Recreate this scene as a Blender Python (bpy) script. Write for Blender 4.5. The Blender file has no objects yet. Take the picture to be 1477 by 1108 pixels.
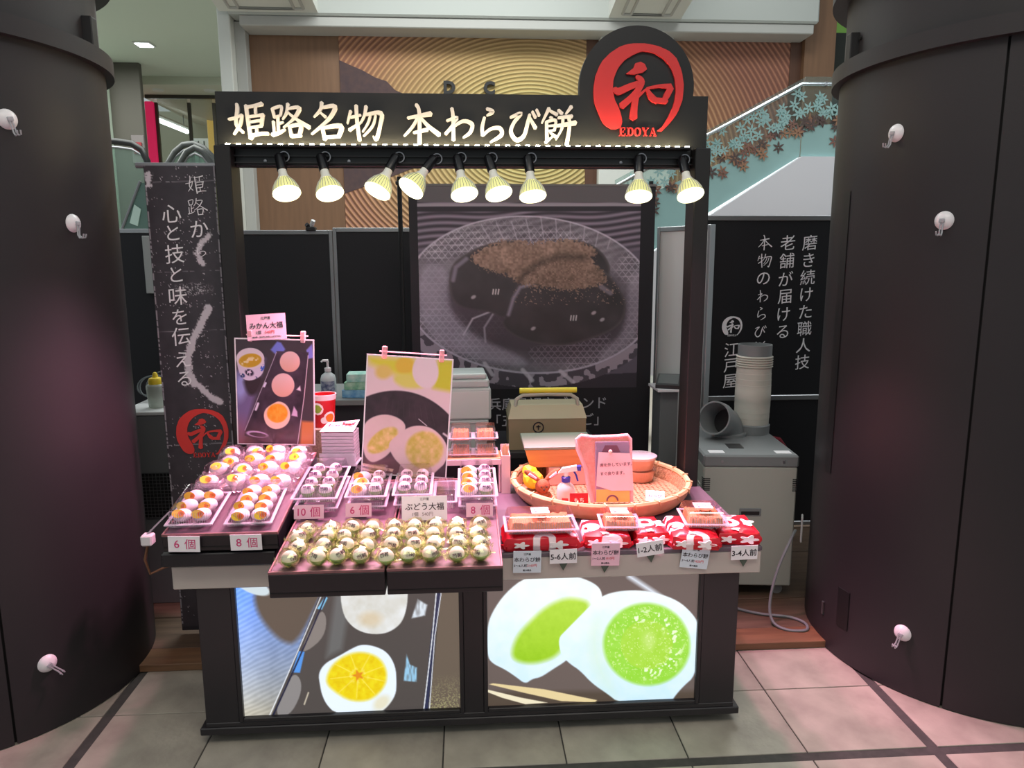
import bpy, bmesh, math, random
import numpy as np
from mathutils import Vector, Matrix

random.seed(7)
SC = bpy.context.scene
COL = SC.collection
R = math.radians

# ---------------------------------------------------------------- camera, light, exposure
cam_d = bpy.data.cameras.new('camera')
cam_d.sensor_fit = 'HORIZONTAL'
cam_d.sensor_width = 36.0
cam_d.lens = 36.0 * 1060.0 / 1477.0
cam_d.clip_start = 0.05
cam = bpy.data.objects.new('camera', cam_d)
COL.objects.link(cam)
cam.location = (-0.013, -2.303, 1.606)
cam.rotation_mode = 'YXZ'
_yaw, _pit, _rol = R(3.546), R(9.62), R(-0.19)
_f = Vector((math.sin(_yaw) * math.cos(_pit), math.cos(_yaw) * math.cos(_pit), -math.sin(_pit)))
_r = Vector((math.cos(_yaw), -math.sin(_yaw), 0))
_u = _r.cross(_f)
_r2 = _r * math.cos(_rol) + _u * math.sin(_rol)
_u2 = _u * math.cos(_rol) - _r * math.sin(_rol)
cam.rotation_mode = 'QUATERNION'
cam.rotation_quaternion = Matrix((_r2, _u2, -_f)).transposed().to_quaternion()
SC.camera = cam

SC.view_settings.view_transform = 'Standard'
SC.view_settings.look = 'None'
SC.view_settings.gamma = 1.0
SC.view_settings.use_curve_mapping = False
SC.view_settings.exposure = 0.0
SC.cycles.transparent_max_bounces = 14
SC.cycles.max_bounces = 7

world = bpy.data.worlds.new('mall_ambient')
SC.world = world
world.use_nodes = True
wb = world.node_tree.nodes['Background']
wb.inputs[0].default_value = (0.80, 0.88, 0.90, 1)
wb.inputs[1].default_value = 0.50


def area(name, loc, rot, sx, sy, power, color):
    d = bpy.data.lights.new(name, 'AREA')
    d.shape = 'RECTANGLE'; d.size = sx; d.size_y = sy
    d.energy = power; d.color = color
    o = bpy.data.objects.new(name, d)
    COL.objects.link(o)
    o.location = loc; o.rotation_euler = rot
    return o


area('ceiling_light_front', (0.0, -2.2, 4.6), (R(18), 0, 0), 3.6, 1.2, 66, (1.0, 0.90, 0.77))
area('ceiling_light_left', (-3.2, 0.3, 4.8), (0, R(-10), 0), 1.2, 2.4, 44, (0.92, 0.97, 1.0))
area('ceiling_light_right', (3.6, 0.6, 4.8), (0, R(10), 0), 1.2, 2.4, 44, (0.94, 0.97, 1.0))
area('ceiling_light_back', (0.8, 4.2, 5.6), (0, 0, 0), 5.0, 1.6, 300, (0.97, 1.0, 0.97))

area('bounce_fill_escalators', (-6.0, 9.6, 5.0), (0, 0, 0), 5.0, 3.0, 260, (0.96, 1.0, 0.95))  # unseen lamp added to brighten the escalator bay ceiling by bounce

# ---------------------------------------------------------------- helpers


def lin(c):
    return tuple(((v / 255) / 12.92 if v / 255 <= 0.04045 else ((v / 255 + 0.055) / 1.055) ** 2.4) for v in c)


MATS = {}


def M(name, rgb=(128, 128, 128), rough=0.5, metal=0.0, noise=None, bump=None, emit=None, spec=0.5, stretch=(1, 1, 1), trans=0.0):
    """principled material; noise=(scale, second rgb, amount), bump=(scale, strength), emit=(rgb, strength)"""
    if name in MATS:
        return MATS[name]
    m = bpy.data.materials.new(name)
    m.use_nodes = True
    nt = m.node_tree
    p = nt.nodes['Principled BSDF']
    p.inputs['Base Color'].default_value = (*lin(rgb), 1)
    p.inputs['Roughness'].default_value = rough
    p.inputs['Metallic'].default_value = metal
    p.inputs['Specular IOR Level'].default_value = spec
    if trans:
        p.inputs['Transmission Weight'].default_value = trans
    tc = None
    if noise or bump:
        tc = nt.nodes.new('ShaderNodeTexCoord')
        mp = nt.nodes.new('ShaderNodeMapping')
        mp.inputs['Scale'].default_value = stretch
        nt.links.new(tc.outputs['Object'], mp.inputs[0])
    if noise:
        n = nt.nodes.new('ShaderNodeTexNoise')
        n.inputs['Scale'].default_value = noise[0]
        n.inputs['Detail'].default_value = 6
        nt.links.new(mp.outputs[0], n.inputs['Vector'])
        cr = nt.nodes.new('ShaderNodeValToRGB')
        cr.color_ramp.elements[0].position = 0.5 - 0.5 * noise[2]
        cr.color_ramp.elements[1].position = 0.5 + 0.5 * noise[2]
        cr.color_ramp.elements[0].color = (*lin(rgb), 1)
        cr.color_ramp.elements[1].color = (*lin(noise[1]), 1)
        nt.links.new(n.outputs[0], cr.inputs[0])
        nt.links.new(cr.outputs[0], p.inputs['Base Color'])
    if bump:
        n2 = nt.nodes.new('ShaderNodeTexNoise')
        n2.inputs['Scale'].default_value = bump[0]
        n2.inputs['Detail'].default_value = 4
        nt.links.new(mp.outputs[0], n2.inputs['Vector'])
        b = nt.nodes.new('ShaderNodeBump')
        b.inputs['Strength'].default_value = bump[1]
        b.inputs['Distance'].default_value = 0.004
        nt.links.new(n2.outputs[0], b.inputs['Height'])
        nt.links.new(b.outputs[0], p.inputs['Normal'])
    if emit:
        p.inputs['Emission Color'].default_value = (*lin(emit[0]), 1)
        p.inputs['Emission Strength'].default_value = emit[1]
    MATS[name] = m
    return m


def clear(name, tint=(235, 235, 240), gloss=0.18, rough=0.12, facing=0.35, bump=None, mult=0.30, sheen=False):
    """thin clear plastic: see-through with a glossy skin that is stronger at grazing angles"""
    if name in MATS:
        return MATS[name]
    m = bpy.data.materials.new(name)
    m.use_nodes = True
    nt = m.node_tree
    nt.nodes.clear()
    out = nt.nodes.new('ShaderNodeOutputMaterial')
    mix = nt.nodes.new('ShaderNodeMixShader')
    tr = nt.nodes.new('ShaderNodeBsdfTransparent')
    tr.inputs[0].default_value = (*lin(tint), 1)
    if sheen:       # only a mirror-like skin, no milky body
        pr = nt.nodes.new('ShaderNodeBsdfGlossy')
        pr.inputs['Color'].default_value = (1, 1, 1, 1) if sheen is True else (*lin(sheen), 1)
    else:
        pr = nt.nodes.new('ShaderNodeBsdfPrincipled')
        pr.inputs['Base Color'].default_value = (*lin(tint), 1)
    pr.inputs['Roughness'].default_value = rough
    lw = nt.nodes.new('ShaderNodeLayerWeight')
    lw.inputs[0].default_value = facing
    ma = nt.nodes.new('ShaderNodeMath')
    ma.operation = 'MULTIPLY_ADD'
    ma.inputs[1].default_value = mult
    ma.inputs[2].default_value = gloss
    ma.use_clamp = True
    nt.links.new(lw.outputs['Facing'], ma.inputs[0])
    nt.links.new(ma.outputs[0], mix.inputs[0])
    nt.links.new(tr.outputs[0], mix.inputs[1])
    nt.links.new(pr.outputs[0], mix.inputs[2])
    nt.links.new(mix.outputs[0], out.inputs[0])
    if bump:
        tc = nt.nodes.new('ShaderNodeTexCoord')
        n2 = nt.nodes.new('ShaderNodeTexNoise')
        n2.inputs['Scale'].default_value = bump[0]
        nt.links.new(tc.outputs['Object'], n2.inputs['Vector'])
        b = nt.nodes.new('ShaderNodeBump')
        b.inputs['Strength'].default_value = bump[1]
        b.inputs['Distance'].default_value = 0.004
        nt.links.new(n2.outputs[0], b.inputs['Height'])
        nt.links.new(b.outputs[0], pr.inputs['Normal'])
        nt.links.new(b.outputs[0], lw.inputs['Normal'])
    MATS[name] = m
    return m


def paint_mat(name, emission=0.0, rough=0.4, base=1.0):
    if name in MATS:
        return MATS[name]
    m = bpy.data.materials.new(name)
    m.use_nodes = True
    nt = m.node_tree
    p = nt.nodes['Principled BSDF']
    a = nt.nodes.new('ShaderNodeVertexColor')
    a.layer_name = 'Col'
    p.inputs['Roughness'].default_value = rough
    if base < 1:
        mx = nt.nodes.new('ShaderNodeMix')
        mx.data_type = 'RGBA'
        mx.blend_type = 'MULTIPLY'
        mx.inputs[0].default_value = 1
        mx.inputs[7].default_value = (base, base, base, 1)
        nt.links.new(a.outputs[0], mx.inputs[6])
        nt.links.new(mx.outputs[2], p.inputs['Base Color'])
    else:
        nt.links.new(a.outputs[0], p.inputs['Base Color'])
    if emission:
        nt.links.new(a.outputs[0], p.inputs['Emission Color'])
        p.inputs['Emission Strength'].default_value = emission
    MATS[name] = m
    return m


def setp(o, label=None, cat=None, group=None, kind=None):
    if label: o['label'] = label
    if cat: o['category'] = cat
    if group: o['group'] = group
    if kind: o['kind'] = kind
    return o


def thing(name, label, cat, loc=(0, 0, 0), rot=(0, 0, 0), group=None, kind=None):
    o = bpy.data.objects.new(name, None)
    COL.objects.link(o)
    o.empty_display_size = 0.05
    o.location = loc; o.rotation_euler = rot
    return setp(o, label, cat, group, kind)


def link(name, mesh, mat=None, parent=None, loc=(0, 0, 0), rot=(0, 0, 0), scale=(1, 1, 1)):
    o = bpy.data.objects.new(name, mesh)
    COL.objects.link(o)
    if mat is not None:
        if len(mesh.materials) == 0: mesh.materials.append(mat)
        elif mesh.materials[0] is not mat:
            o.material_slots[0].link = 'OBJECT'; o.material_slots[0].material = mat
    o.parent = parent
    o.location = loc; o.rotation_euler = rot; o.scale = scale
    return o


def copy_tree(o, parent=None):
    c = o.copy()
    COL.objects.link(c)
    c.parent = parent
    for ch in o.children:
        copy_tree(ch, c)
    return c


class B:
    """collects shapes into one mesh"""
    def __init__(s):
        s.bm = bmesh.new()

    def _merge(s, t):
        me = bpy.data.meshes.new('t')
        t.to_mesh(me); t.free()
        s.bm.from_mesh(me)
        bpy.data.meshes.remove(me)
        return s

    def box(s, x0, x1, y0, y1, z0, z1, bev=0, seg=1):
        t = bmesh.new()
        bmesh.ops.create_cube(t, size=1)
        for v in t.verts:
            v.co = Vector(((x0 + x1) / 2 + v.co.x * (x1 - x0), (y0 + y1) / 2 + v.co.y * (y1 - y0), (z0 + z1) / 2 + v.co.z * (z1 - z0)))
        if bev:
            bmesh.ops.bevel(t, geom=t.edges[:], offset=bev, segments=seg, affect='EDGES', profile=0.5)
        return s._merge(t)

    def faces(s, verts, faces):
        vs = [s.bm.verts.new(v) for v in verts]
        for f in faces:
            try: s.bm.faces.new([vs[i] for i in f])
            except ValueError: pass
        return s

    def tube(s, pts, r, seg=8, cap=True, closed=False):
        pts = [Vector(p) for p in pts]
        n = len(pts)
        rs = r if isinstance(r, (list, tuple)) else [r] * n
        rings = []
        up = None
        for i, p in enumerate(pts):
            if closed: d = pts[(i + 1) % n] - pts[i - 1]
            else: d = pts[min(i + 1, n - 1)] - pts[max(i - 1, 0)]
            d.normalize()
            if up is None:
                up = Vector((0, 0, 1)) if abs(d.z) < 0.9 else Vector((0, 1, 0))
            a = d.cross(up).normalized()
            up = a.cross(d).normalized()
            rings.append([s.bm.verts.new(p + (a * math.cos(2 * math.pi * k / seg) + up * math.sin(2 * math.pi * k / seg)) * rs[i]) for k in range(seg)])
        for i in range(n if closed else n - 1):
            A, C = rings[i], rings[(i + 1) % n]
            for k in range(seg):
                s.bm.faces.new((A[k], A[(k + 1) % seg], C[(k + 1) % seg], C[k]))
        if cap and not closed:
            s.bm.faces.new(rings[0][::-1]); s.bm.faces.new(rings[-1])
        return s

    def lathe(s, prof, c=(0, 0, 0), seg=24, a0=0, a1=360, axis='z'):
        full = abs(a1 - a0) >= 359.9
        n = seg if full else seg + 1
        rings = []
        for r, z in prof:
            if r < 1e-6 and full:
                rings.append([s.bm.verts.new(s._ax(0, 0, z, c, axis))]); continue
            rings.append([s.bm.verts.new(s._ax(r * math.cos(R(a0 + (a1 - a0) * k / seg)), r * math.sin(R(a0 + (a1 - a0) * k / seg)), z, c, axis)) for k in range(n)])
        for A, C in zip(rings, rings[1:]):
            for k in range(seg):
                k2 = (k + 1) % n
                if len(A) == 1 and len(C) == 1: continue
                if len(A) == 1: s.bm.faces.new((A[0], C[k2], C[k]))
                elif len(C) == 1: s.bm.faces.new((A[k], A[k2], C[0]))
                else: s.bm.faces.new((A[k], A[k2], C[k2], C[k]))
        return s

    @staticmethod
    def _ax(x, y, z, c, axis):
        if axis == 'z': return (c[0] + x, c[1] + y, c[2] + z)
        return (c[0] + x, c[1] + z, c[2] + y)      # axis along +y

    def prism(s, poly, y0, y1):
        """polygon in the xz plane, front at y0, back at y1"""
        f = [s.bm.verts.new((x, y0, z)) for x, z in poly]
        b = [s.bm.verts.new((x, y1, z)) for x, z in poly]
        try:
            ff = s.bm.faces.new(f); s.bm.faces.new(b[::-1])
        except ValueError:
            return s
        n = len(poly)
        for i in range(n):
            s.bm.faces.new((f[i], b[i], b[(i + 1) % n], f[(i + 1) % n]))
        return s

    def ribbon(s, pts, y0, y1, ends=True):
        """brush stroke: pts=(x, z, width) in the xz plane"""
        P = [Vector((p[0], p[1])) for p in pts]
        W = [p[2] for p in pts]
        Q, V = [], []
        for i in range(len(P) - 1):
            n = 5
            p0, p1, p2, p3 = P[max(i - 1, 0)], P[i], P[i + 1], P[min(i + 2, len(P) - 1)]
            for k in range(n + (1 if i == len(P) - 2 else 0)):
                t = k / n
                q = 0.5 * ((2 * p1) + (p2 - p0) * t + (2 * p0 - 5 * p1 + 4 * p2 - p3) * t * t + (3 * p1 - p0 - 3 * p2 + p3) * t ** 3)
                Q.append(q); V.append(W[i] + (W[i + 1] - W[i]) * t)
        L_, R_ = [], []
        for i, q in enumerate(Q):
            d = Q[min(i + 1, len(Q) - 1)] - Q[max(i - 1, 0)]
            if d.length < 1e-9: d = Vector((1, 0))
            d.normalize()
            nrm = Vector((-d.y, d.x)) * V[i] / 2
            L_.append(q + nrm); R_.append(q - nrm)
        d0 = (Q[0] - Q[1]).normalized() * W[0] * 0.3
        d1 = (Q[-1] - Q[-2]).normalized() * W[-1] * 0.3
        # quads rather than one ngon so that sharp bends stay clean
        for i in range(len(Q) - 1):
            s.prism([tuple(L_[i]), tuple(R_[i]), tuple(R_[i + 1]), tuple(L_[i + 1])], y0, y1)
        if ends:
            s.prism([tuple(L_[0]), tuple(Q[0] + d0), tuple(R_[0])], y0, y1)
            s.prism([tuple(R_[-1]), tuple(Q[-1] + d1), tuple(L_[-1])], y0, y1)
        return s

    def ball(s, c, r, seg=16, rings=10, sc=(1, 1, 1)):
        t = bmesh.new()
        bmesh.ops.create_uvsphere(t, u_segments=seg, v_segments=rings, radius=r)
        for v in t.verts:
            v.co = Vector((c[0] + v.co.x * sc[0], c[1] + v.co.y * sc[1], c[2] + v.co.z * sc[2]))
        return s._merge(t)

    def xf(s, m):
        bmesh.ops.transform(s.bm, matrix=m, verts=s.bm.verts[:])
        return s

    def mesh(s, name, smooth=False, angle=40):
        bmesh.ops.recalc_face_normals(s.bm, faces=s.bm.faces[:])
        me = bpy.data.meshes.new(name)
        s.bm.to_mesh(me); s.bm.free()
        if smooth:
            me.polygons.foreach_set('use_smooth', [True] * len(me.polygons))
            me.set_sharp_from_angle(angle=R(angle))
        return me

    def obj(s, name, mat, parent=None, smooth=False, loc=(0, 0, 0), rot=(0, 0, 0), angle=40):
        return link(name, s.mesh(name, smooth, angle), mat, parent, loc, rot)


_tx = {}


def text_mesh(body, size, offset=0.0, extrude=0.0004, shear=0.0, rise=0.0, width=1.0):
    """lettering as a mesh in the xz plane, centred on its bounding box, facing -y"""
    key = (body, size, offset, extrude, shear, rise, width)
    if key in _tx:
        return _tx[key]
    c = bpy.data.curves.new('lettering', 'FONT')
    c.body = body; c.size = size; c.offset = offset * size; c.extrude = extrude; c.shear = shear
    c.resolution_u = 3
    o = bpy.data.objects.new('lettering', c)
    me = bpy.data.meshes.new_from_object(o)
    bpy.data.objects.remove(o); bpy.data.curves.remove(c)
    n = len(me.vertices)
    co = np.empty(n * 3, np.float32)
    me.vertices.foreach_get('co', co)
    co = co.reshape(-1, 3)
    if n:
        ctr = (co.min(0) + co.max(0)) / 2
        co -= ctr
    x = co[:, 0] * width; z = co[:, 1] + rise * co[:, 0]; y = -co[:, 2]
    me.vertices.foreach_set('co', np.stack([x, y, z], 1).astype(np.float32).ravel())
    me.materials.clear()
    _tx[key] = me
    return me


def text(name, body, size, mat, parent, loc, rot=(0, 0, 0), **k):
    me = text_mesh(body, size, **k)
    return link(name, me, mat, parent, loc, rot)


# ---- flat print painted on a fine grid (colour attribute)
def noise2(X, Y, s, seed=0):
    rng = np.random.RandomState(seed)
    L = rng.rand(64, 64)
    x = X / s; y = Y / s
    xi = np.floor(x).astype(int); yi = np.floor(y).astype(int)
    fx = x - xi; fy = y - yi
    fx = fx * fx * (3 - 2 * fx); fy = fy * fy * (3 - 2 * fy)
    g = lambda a, b: L[a % 64, b % 64]
    return (g(xi, yi) * (1 - fx) + g(xi + 1, yi) * fx) * (1 - fy) + (g(xi, yi + 1) * (1 - fx) + g(xi + 1, yi + 1) * fx) * fy


def fbm(X, Y, s, seed=0):
    return (noise2(X, Y, s, seed) * 4 + noise2(X, Y, s / 2, seed + 1) * 2 + noise2(X, Y, s / 4, seed + 2)) / 7


def seg_d(X, Y, a, b):
    ax, ay = a; bx, by = b
    dx, dy = bx - ax, by - ay
    t = np.clip(((X - ax) * dx + (Y - ay) * dy) / (dx * dx + dy * dy + 1e-9), 0, 1)
    return np.hypot(X - ax - t * dx, Y - ay - t * dy)


def m_poly(X, Y, P, soft=4.0):
    inside = np.zeros(X.shape, bool)
    d = np.full(X.shape, 1e9)
    n = len(P)
    for i in range(n):
        (x0, y0), (x1, y1) = P[i], P[(i + 1) % n]
        c = ((y0 > Y) != (y1 > Y)) & (X < (x1 - x0) * (Y - y0) / (y1 - y0 + 1e-12) + x0)
        inside ^= c
        d = np.minimum(d, seg_d(X, Y, P[i], P[(i + 1) % n]))
    sd = np.where(inside, -d, d)
    return np.clip(0.5 - sd / soft, 0, 1)


def smooth_poly(P, it=2):
    for _ in range(it):
        Q = []
        for i in range(len(P)):
            a, b = P[i], P[(i + 1) % len(P)]
            Q += [(a[0] * .75 + b[0] * .25, a[1] * .75 + b[1] * .25), (a[0] * .25 + b[0] * .75, a[1] * .25 + b[1] * .75)]
        P = Q
    return P


def m_line(X, Y, P, w, soft=3.0):
    d = np.full(X.shape, 1e9)
    for a, b in zip(P, P[1:]):
        d = np.minimum(d, seg_d(X, Y, a, b))
    return np.clip(0.5 - (d - w / 2) / soft, 0, 1)


def m_ell(X, Y, cx, cy, rx, ry, rot=0, soft=0.05):
    c, s_ = math.cos(R(rot)), math.sin(R(rot))
    x = (X - cx) * c + (Y - cy) * s_; y = -(X - cx) * s_ + (Y - cy) * c
    q = np.sqrt((x / rx) ** 2 + (y / ry) ** 2)
    return np.clip(0.5 - (q - 1) / soft, 0, 1)


def put(img, mask, col):
    col = np.asarray(col, float)
    img += (col - img) * mask[..., None]


def painted(name, w, h, nx, ny, corners, fn, mat, parent=None, loc=(0, 0, 0), rot=(0, 0, 0)):
    """w x h sheet in the xz plane (origin bottom centre) with print fn(X, Y); corners = TL, TR, BR, BL of fn's own coordinates"""
    u = np.linspace(0, 1, nx + 1); v = np.linspace(0, 1, ny + 1)
    U, V = np.meshgrid(u, v)
    TL, TR, BR, BL = [np.array(c, float) for c in corners]
    X = (TL[0] * (1 - U) + TR[0] * U) * (1 - V) + (BL[0] * (1 - U) + BR[0] * U) * V
    Y = (TL[1] * (1 - U) + TR[1] * U) * (1 - V) + (BL[1] * (1 - U) + BR[1] * U) * V
    img = np.zeros(U.shape + (3,))
    fn(img, X, Y)
    img = np.clip(img, 0, 255) / 255
    l = np.where(img <= 0.04045, img / 12.92, ((img + 0.055) / 1.055) ** 2.4)
    co = np.stack([(U - .5) * w, np.zeros_like(U), (1 - V) * h], -1).reshape(-1, 3)
    idx = np.arange((nx + 1) * (ny + 1)).reshape(ny + 1, nx + 1)
    q = np.stack([idx[:-1, :-1], idx[1:, :-1], idx[1:, 1:], idx[:-1, 1:]], -1).reshape(-1, 4)
    me = bpy.data.meshes.new(name)
    me.vertices.add(len(co)); me.vertices.foreach_set('co', co.astype(np.float32).ravel())
    me.loops.add(q.size); me.loops.foreach_set('vertex_index', q.astype(np.int32).ravel())
    me.polygons.add(len(q)); me.polygons.foreach_set('loop_start', np.arange(0, q.size, 4, dtype=np.int32))
    me.update(calc_edges=True)
    a = me.color_attributes.new('Col', 'FLOAT_COLOR', 'POINT')
    a.data.foreach_set('color', np.concatenate([l.reshape(-1, 3), np.ones((len(co), 1))], 1).astype(np.float32).ravel())
    return link(name, me, mat, parent, loc, rot)


ORD = ['first', 'second', 'third', 'fourth', 'fifth', 'sixth', 'seventh', 'eighth', 'ninth', 'tenth']
# ---------------------------------------------------------------- setting: floor
grout = M('tile_grout', (58, 56, 55), 0.9, noise=(30, (78, 75, 72), 0.6))
fl = B().box(-9, 9, -6, 3.3, -0.08, -0.004).obj('floor', grout)
B().box(-16, 9, 3.3, 18, -0.08, -0.004).obj('hall_floor', M('hall_floor_pale', (196, 190, 178), 0.5), fl)  # unseen far floor, made pale to bounce light onto the bay ceiling
setp(fl, 'pale stone tile floor with dark grout lines', None, None, 'structure')
tile_mat = M('stone_tile', (188, 180, 166), 0.45, noise=(7, (140, 132, 122), 0.62), bump=(60, 0.25))
xs = []
x = -1.327
left = [-1.327 - 0.4 * k for k in range(7)]
mid = [-1.293, -0.905, -0.505, -0.108, 0.292, 0.692, 1.092, 1.503]
right = [1.537 + 0.4 * k for k in range(7)]
cols = [(left[k + 1], left[k]) for k in range(6)] + [(mid[k], mid[k + 1]) for k in range(7)] + [(right[k], right[k + 1]) for k in range(6)]
rows = [(-0.182, 0.178), (0.178, 0.56)] + [(-0.218 - 0.4 * (k + 1), -0.218 - 0.4 * k) for k in range(5)]
tmesh = {}
for (x0, x1) in cols:
    for (y0, y1) in rows:
        g = 0.0025
        key = (round(x1 - x0, 3), round(y1 - y0, 3))
        if key not in tmesh:
            w, d = key
            tmesh[key] = B().box(-w / 2 + g, w / 2 - g, -d / 2 + g, d / 2 - g, -0.02, 0, 0.0012).mesh('tile')
        link('tile', tmesh[key], tile_mat, fl, ((x0 + x1) / 2, (y0 + y1) / 2, random.uniform(-0.0006, 0)))

# wooden platform behind the stall
wood_dark = M('worn_plank', (116, 94, 76), 0.55, noise=(6, (72, 56, 46), 0.7), bump=(40, 0.2), stretch=(0.6, 6, 6))
plat = B().box(-2.6, 2.75, 0.462, 3.2, 0.0, 0.022).obj('floor_platform', M('platform_core', (50, 40, 34), 0.8))
setp(plat, 'low worn wooden platform floor behind the stall', None, None, 'structure')
yy = 0.458
for k, d in enumerate([0.13, 0.27, 0.27, 0.27, 0.27, 0.27, 0.27, 0.27, 0.27, 0.27]):
    B().box(-2.6, 2.75, yy, yy + d - 0.004, 0.001, 0.031 - (0.002 if k % 2 else 0), 0.002).obj('plank', M('threshold_plank', (142, 104, 74), 0.5, noise=(6, (96, 66, 46), 0.7), bump=(40, 0.2), stretch=(0.6, 6, 6)) if k == 0 else wood_dark, plat)
    yy += d

# pillars
pil = M('pillar_cladding', (47, 43, 45), 0.5, noise=(2.2, (39, 36, 39), 0.8), bump=(120, 0.05), spec=0.35)
pil_core = M('pillar_seam', (14, 13, 15), 0.7)


def arc(b, r0, r1, z0, z1, a0, a1, seg):
    b.lathe([(r0, z0), (r1, z0), (r1, z1), (r0, z1), (r0, z0)], seg=seg, a0=a0, a1=a1)
    return b


def pillar(name, label, cx, cy, r, seams):
    t = thing(name, label, None, (cx, cy, 0), kind='structure')
    B().lathe([(0, 0.0), (r - 0.02, 0.0), (r - 0.02, 3.4), (0, 3.4)], seg=64).obj('core', pil_core, t, True)
    n = len(seams)
    for i in range(n):
        a0 = seams[i]; a1 = seams[(i + 1) % n] + (360 if i == n - 1 else 0)
        g = math.degrees(0.004 / r)
        arc(B(), r - 0.012, r, 0.004, 2.30, a0 + g, a1 - g, 32).obj('cladding_panel', pil, t, True)
    arc(B(), r - 0.01, r + 0.03, 2.285, 2.345, 0, 360, 96).obj('collar_ring', pil, t, True)
    arc(B(), r - 0.05, r - 0.012, 2.345, 2.60, 0, 360, 96).obj('upper_band', pil, t, True)
    arc(B(), r - 0.05, r + 0.045, 2.60, 2.68, 0, 360, 96).obj('top_ring', pil, t, True)
    arc(B(), r - 0.05, r - 0.008, 2.68, 3.4, 0, 360, 96).obj('upper_shaft', pil, t, True)
    return t


PL = pillar('pillar_left', 'dark brown round pillar left of the stall with two rings', -1.913, 0.497, 0.595, [-51.5, 38, 128, 218])
PR = pillar('pillar_right', 'dark brown round pillar right of the stall with two rings', 2.115, 0.503, 0.65, [-132, -42, 48, 138])


def on_pillar(cx, cy, r, ang, z):
    a = R(ang)
    return (cx + r * math.cos(a), cy + r * math.sin(a), z), (0, 0, a + math.pi / 2)


for P_, ang, r in ((PL, 3, 0.595), (PR, 173.5, 0.65)):
    a = R(ang)
    o = B().box(-0.022, 0.022, -0.02, 0.03, 0, 0.10, 0.003).obj('ring_bracket', M('bracket_black', (24, 23, 25), 0.5), P_, loc=((r - 0.01) * math.cos(a), (r - 0.01) * math.sin(a), 2.345), rot=(0, 0, a - math.pi / 2))
    B().tube([(0.035, 0.0, 0.075), (0.035, -0.005, 0.075)], 0.008, 10).obj('bolt', M('bracket_black'), P_, loc=((r - 0.012) * math.cos(a), (r - 0.012) * math.sin(a), 2.345), rot=(0, 0, a + math.pi / 2))
o = arc(B(), 0.650, 0.653, 0.14, 0.30, -170.5, -165, 6).obj('socket_cover', M('bracket_black'), PR)
o = arc(B(), 0.650, 0.656, 0.135, 0.19, 180.5, 181.6, 2).obj('steel_clip', M('steel', (150, 150, 155), 0.35, 0.9), PR)
arc(B(), 0.650, 0.6525, 0.74, 1.86, 174.5, 179.5, 8).obj('narrow_dark_strip', M('bracket_black'), PR)  # tall thin dark strip on the pillar's left side

# suction hooks on the pillars
cup_m = M('white_plastic', (232, 228, 232), 0.3)
hook_m = clear('clear_hook', (215, 215, 220), 0.45, 0.15)


def suction_hook(cx, cy, r, ang, z, tilt, label):
    loc, rot = on_pillar(cx, cy, r, ang, z)
    t = thing('suction_hook', label, 'hook', loc, rot, 'white suction hooks stuck on the two pillars')
    c = B().lathe([(0, 0.018), (0.012, 0.0175), (0.020, 0.014), (0.029, 0.006), (0.031, 0.001), (0.0305, 0.0)], seg=24).xf(Matrix.Rotation(R(90), 4, 'X')).obj('suction_cup', cup_m, t, True)
    k = B()
    for sx in (-0.004, 0.004):
        k.tube([(sx, -0.019, 0.002), (sx, -0.022, -0.018), (sx, -0.022, -0.040), (sx * 1.3, -0.030, -0.050), (sx * 1.3, -0.043, -0.048), (sx * 1.3, -0.047, -0.036)], 0.0026, 6)
    k.box(-0.009, 0.009, -0.024, -0.017, -0.008, 0.006, 0.002)
    o = k.obj('hook', hook_m, t, True)
    o.rotation_euler = (0, R(tilt), 0)
    return t


suction_hook(-1.913, 0.497, 0.595, -34.1, 2.038, -12, 'topmost white suction hook on the left pillar, at the picture edge')
suction_hook(-1.913, 0.497, 0.595, -15.9, 1.732, 4, 'white suction hook on the left pillar beside the top of the banner')
suction_hook(-1.913, 0.497, 0.595, -40.4, 0.249, -40, 'white suction hook low on the left pillar near the floor')
suction_hook(2.115, 0.503, 0.65, -161.1, 2.038, 10, 'topmost white suction hook on the right pillar under the ring')
suction_hook(2.115, 0.503, 0.65, -143.9, 1.730, 0, 'second white suction hook from the top of the right pillar')
suction_hook(2.115, 0.503, 0.65, -144.9, 0.239, 12, 'white suction hook low on the right pillar near the floor')

# ---------------------------------------------------------------- setting: background hall
white_w = M('painted_white', (212, 214, 208), 0.7)
wall = B().box(-2.5, 4.5, 7.08, 7.2, 0, 4.2).obj('wall_back', M('wall_core', (120, 100, 80), 0.8))
setp(wall, 'far hall wall with wood panels and raked sand wave murals', None, None, 'structure')
wood_p = M('wall_veneer', (132, 98, 72), 0.5, noise=(5, (112, 82, 60), 0.7), stretch=(5, 1, 0.35))
for k in range(1):
    B().box(-2.5, -1.467, 7.0, 7.08, 0.0, 4.2, 0.002).obj('wood_panel', wood_p, wall)
B().box(1.47, 1.62, 6.99, 7.08, 0.0, 4.2, 0.002).obj('wood_panel', M('wall_walnut', (96, 62, 44), 0.5, noise=(5, (78, 50, 36), 0.7), stretch=(5, 1, 0.35)), wall)
B().box(3.98, 4.12, 6.98, 7.08, 0.0, 4.3, 0.002).obj('wood_panel', M('wall_walnut'), wall)
B().box(4.12, 4.5, 6.9, 7.08, 0.0, 5.2, 0.002).obj('wood_column', wood_p, wall)


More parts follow.
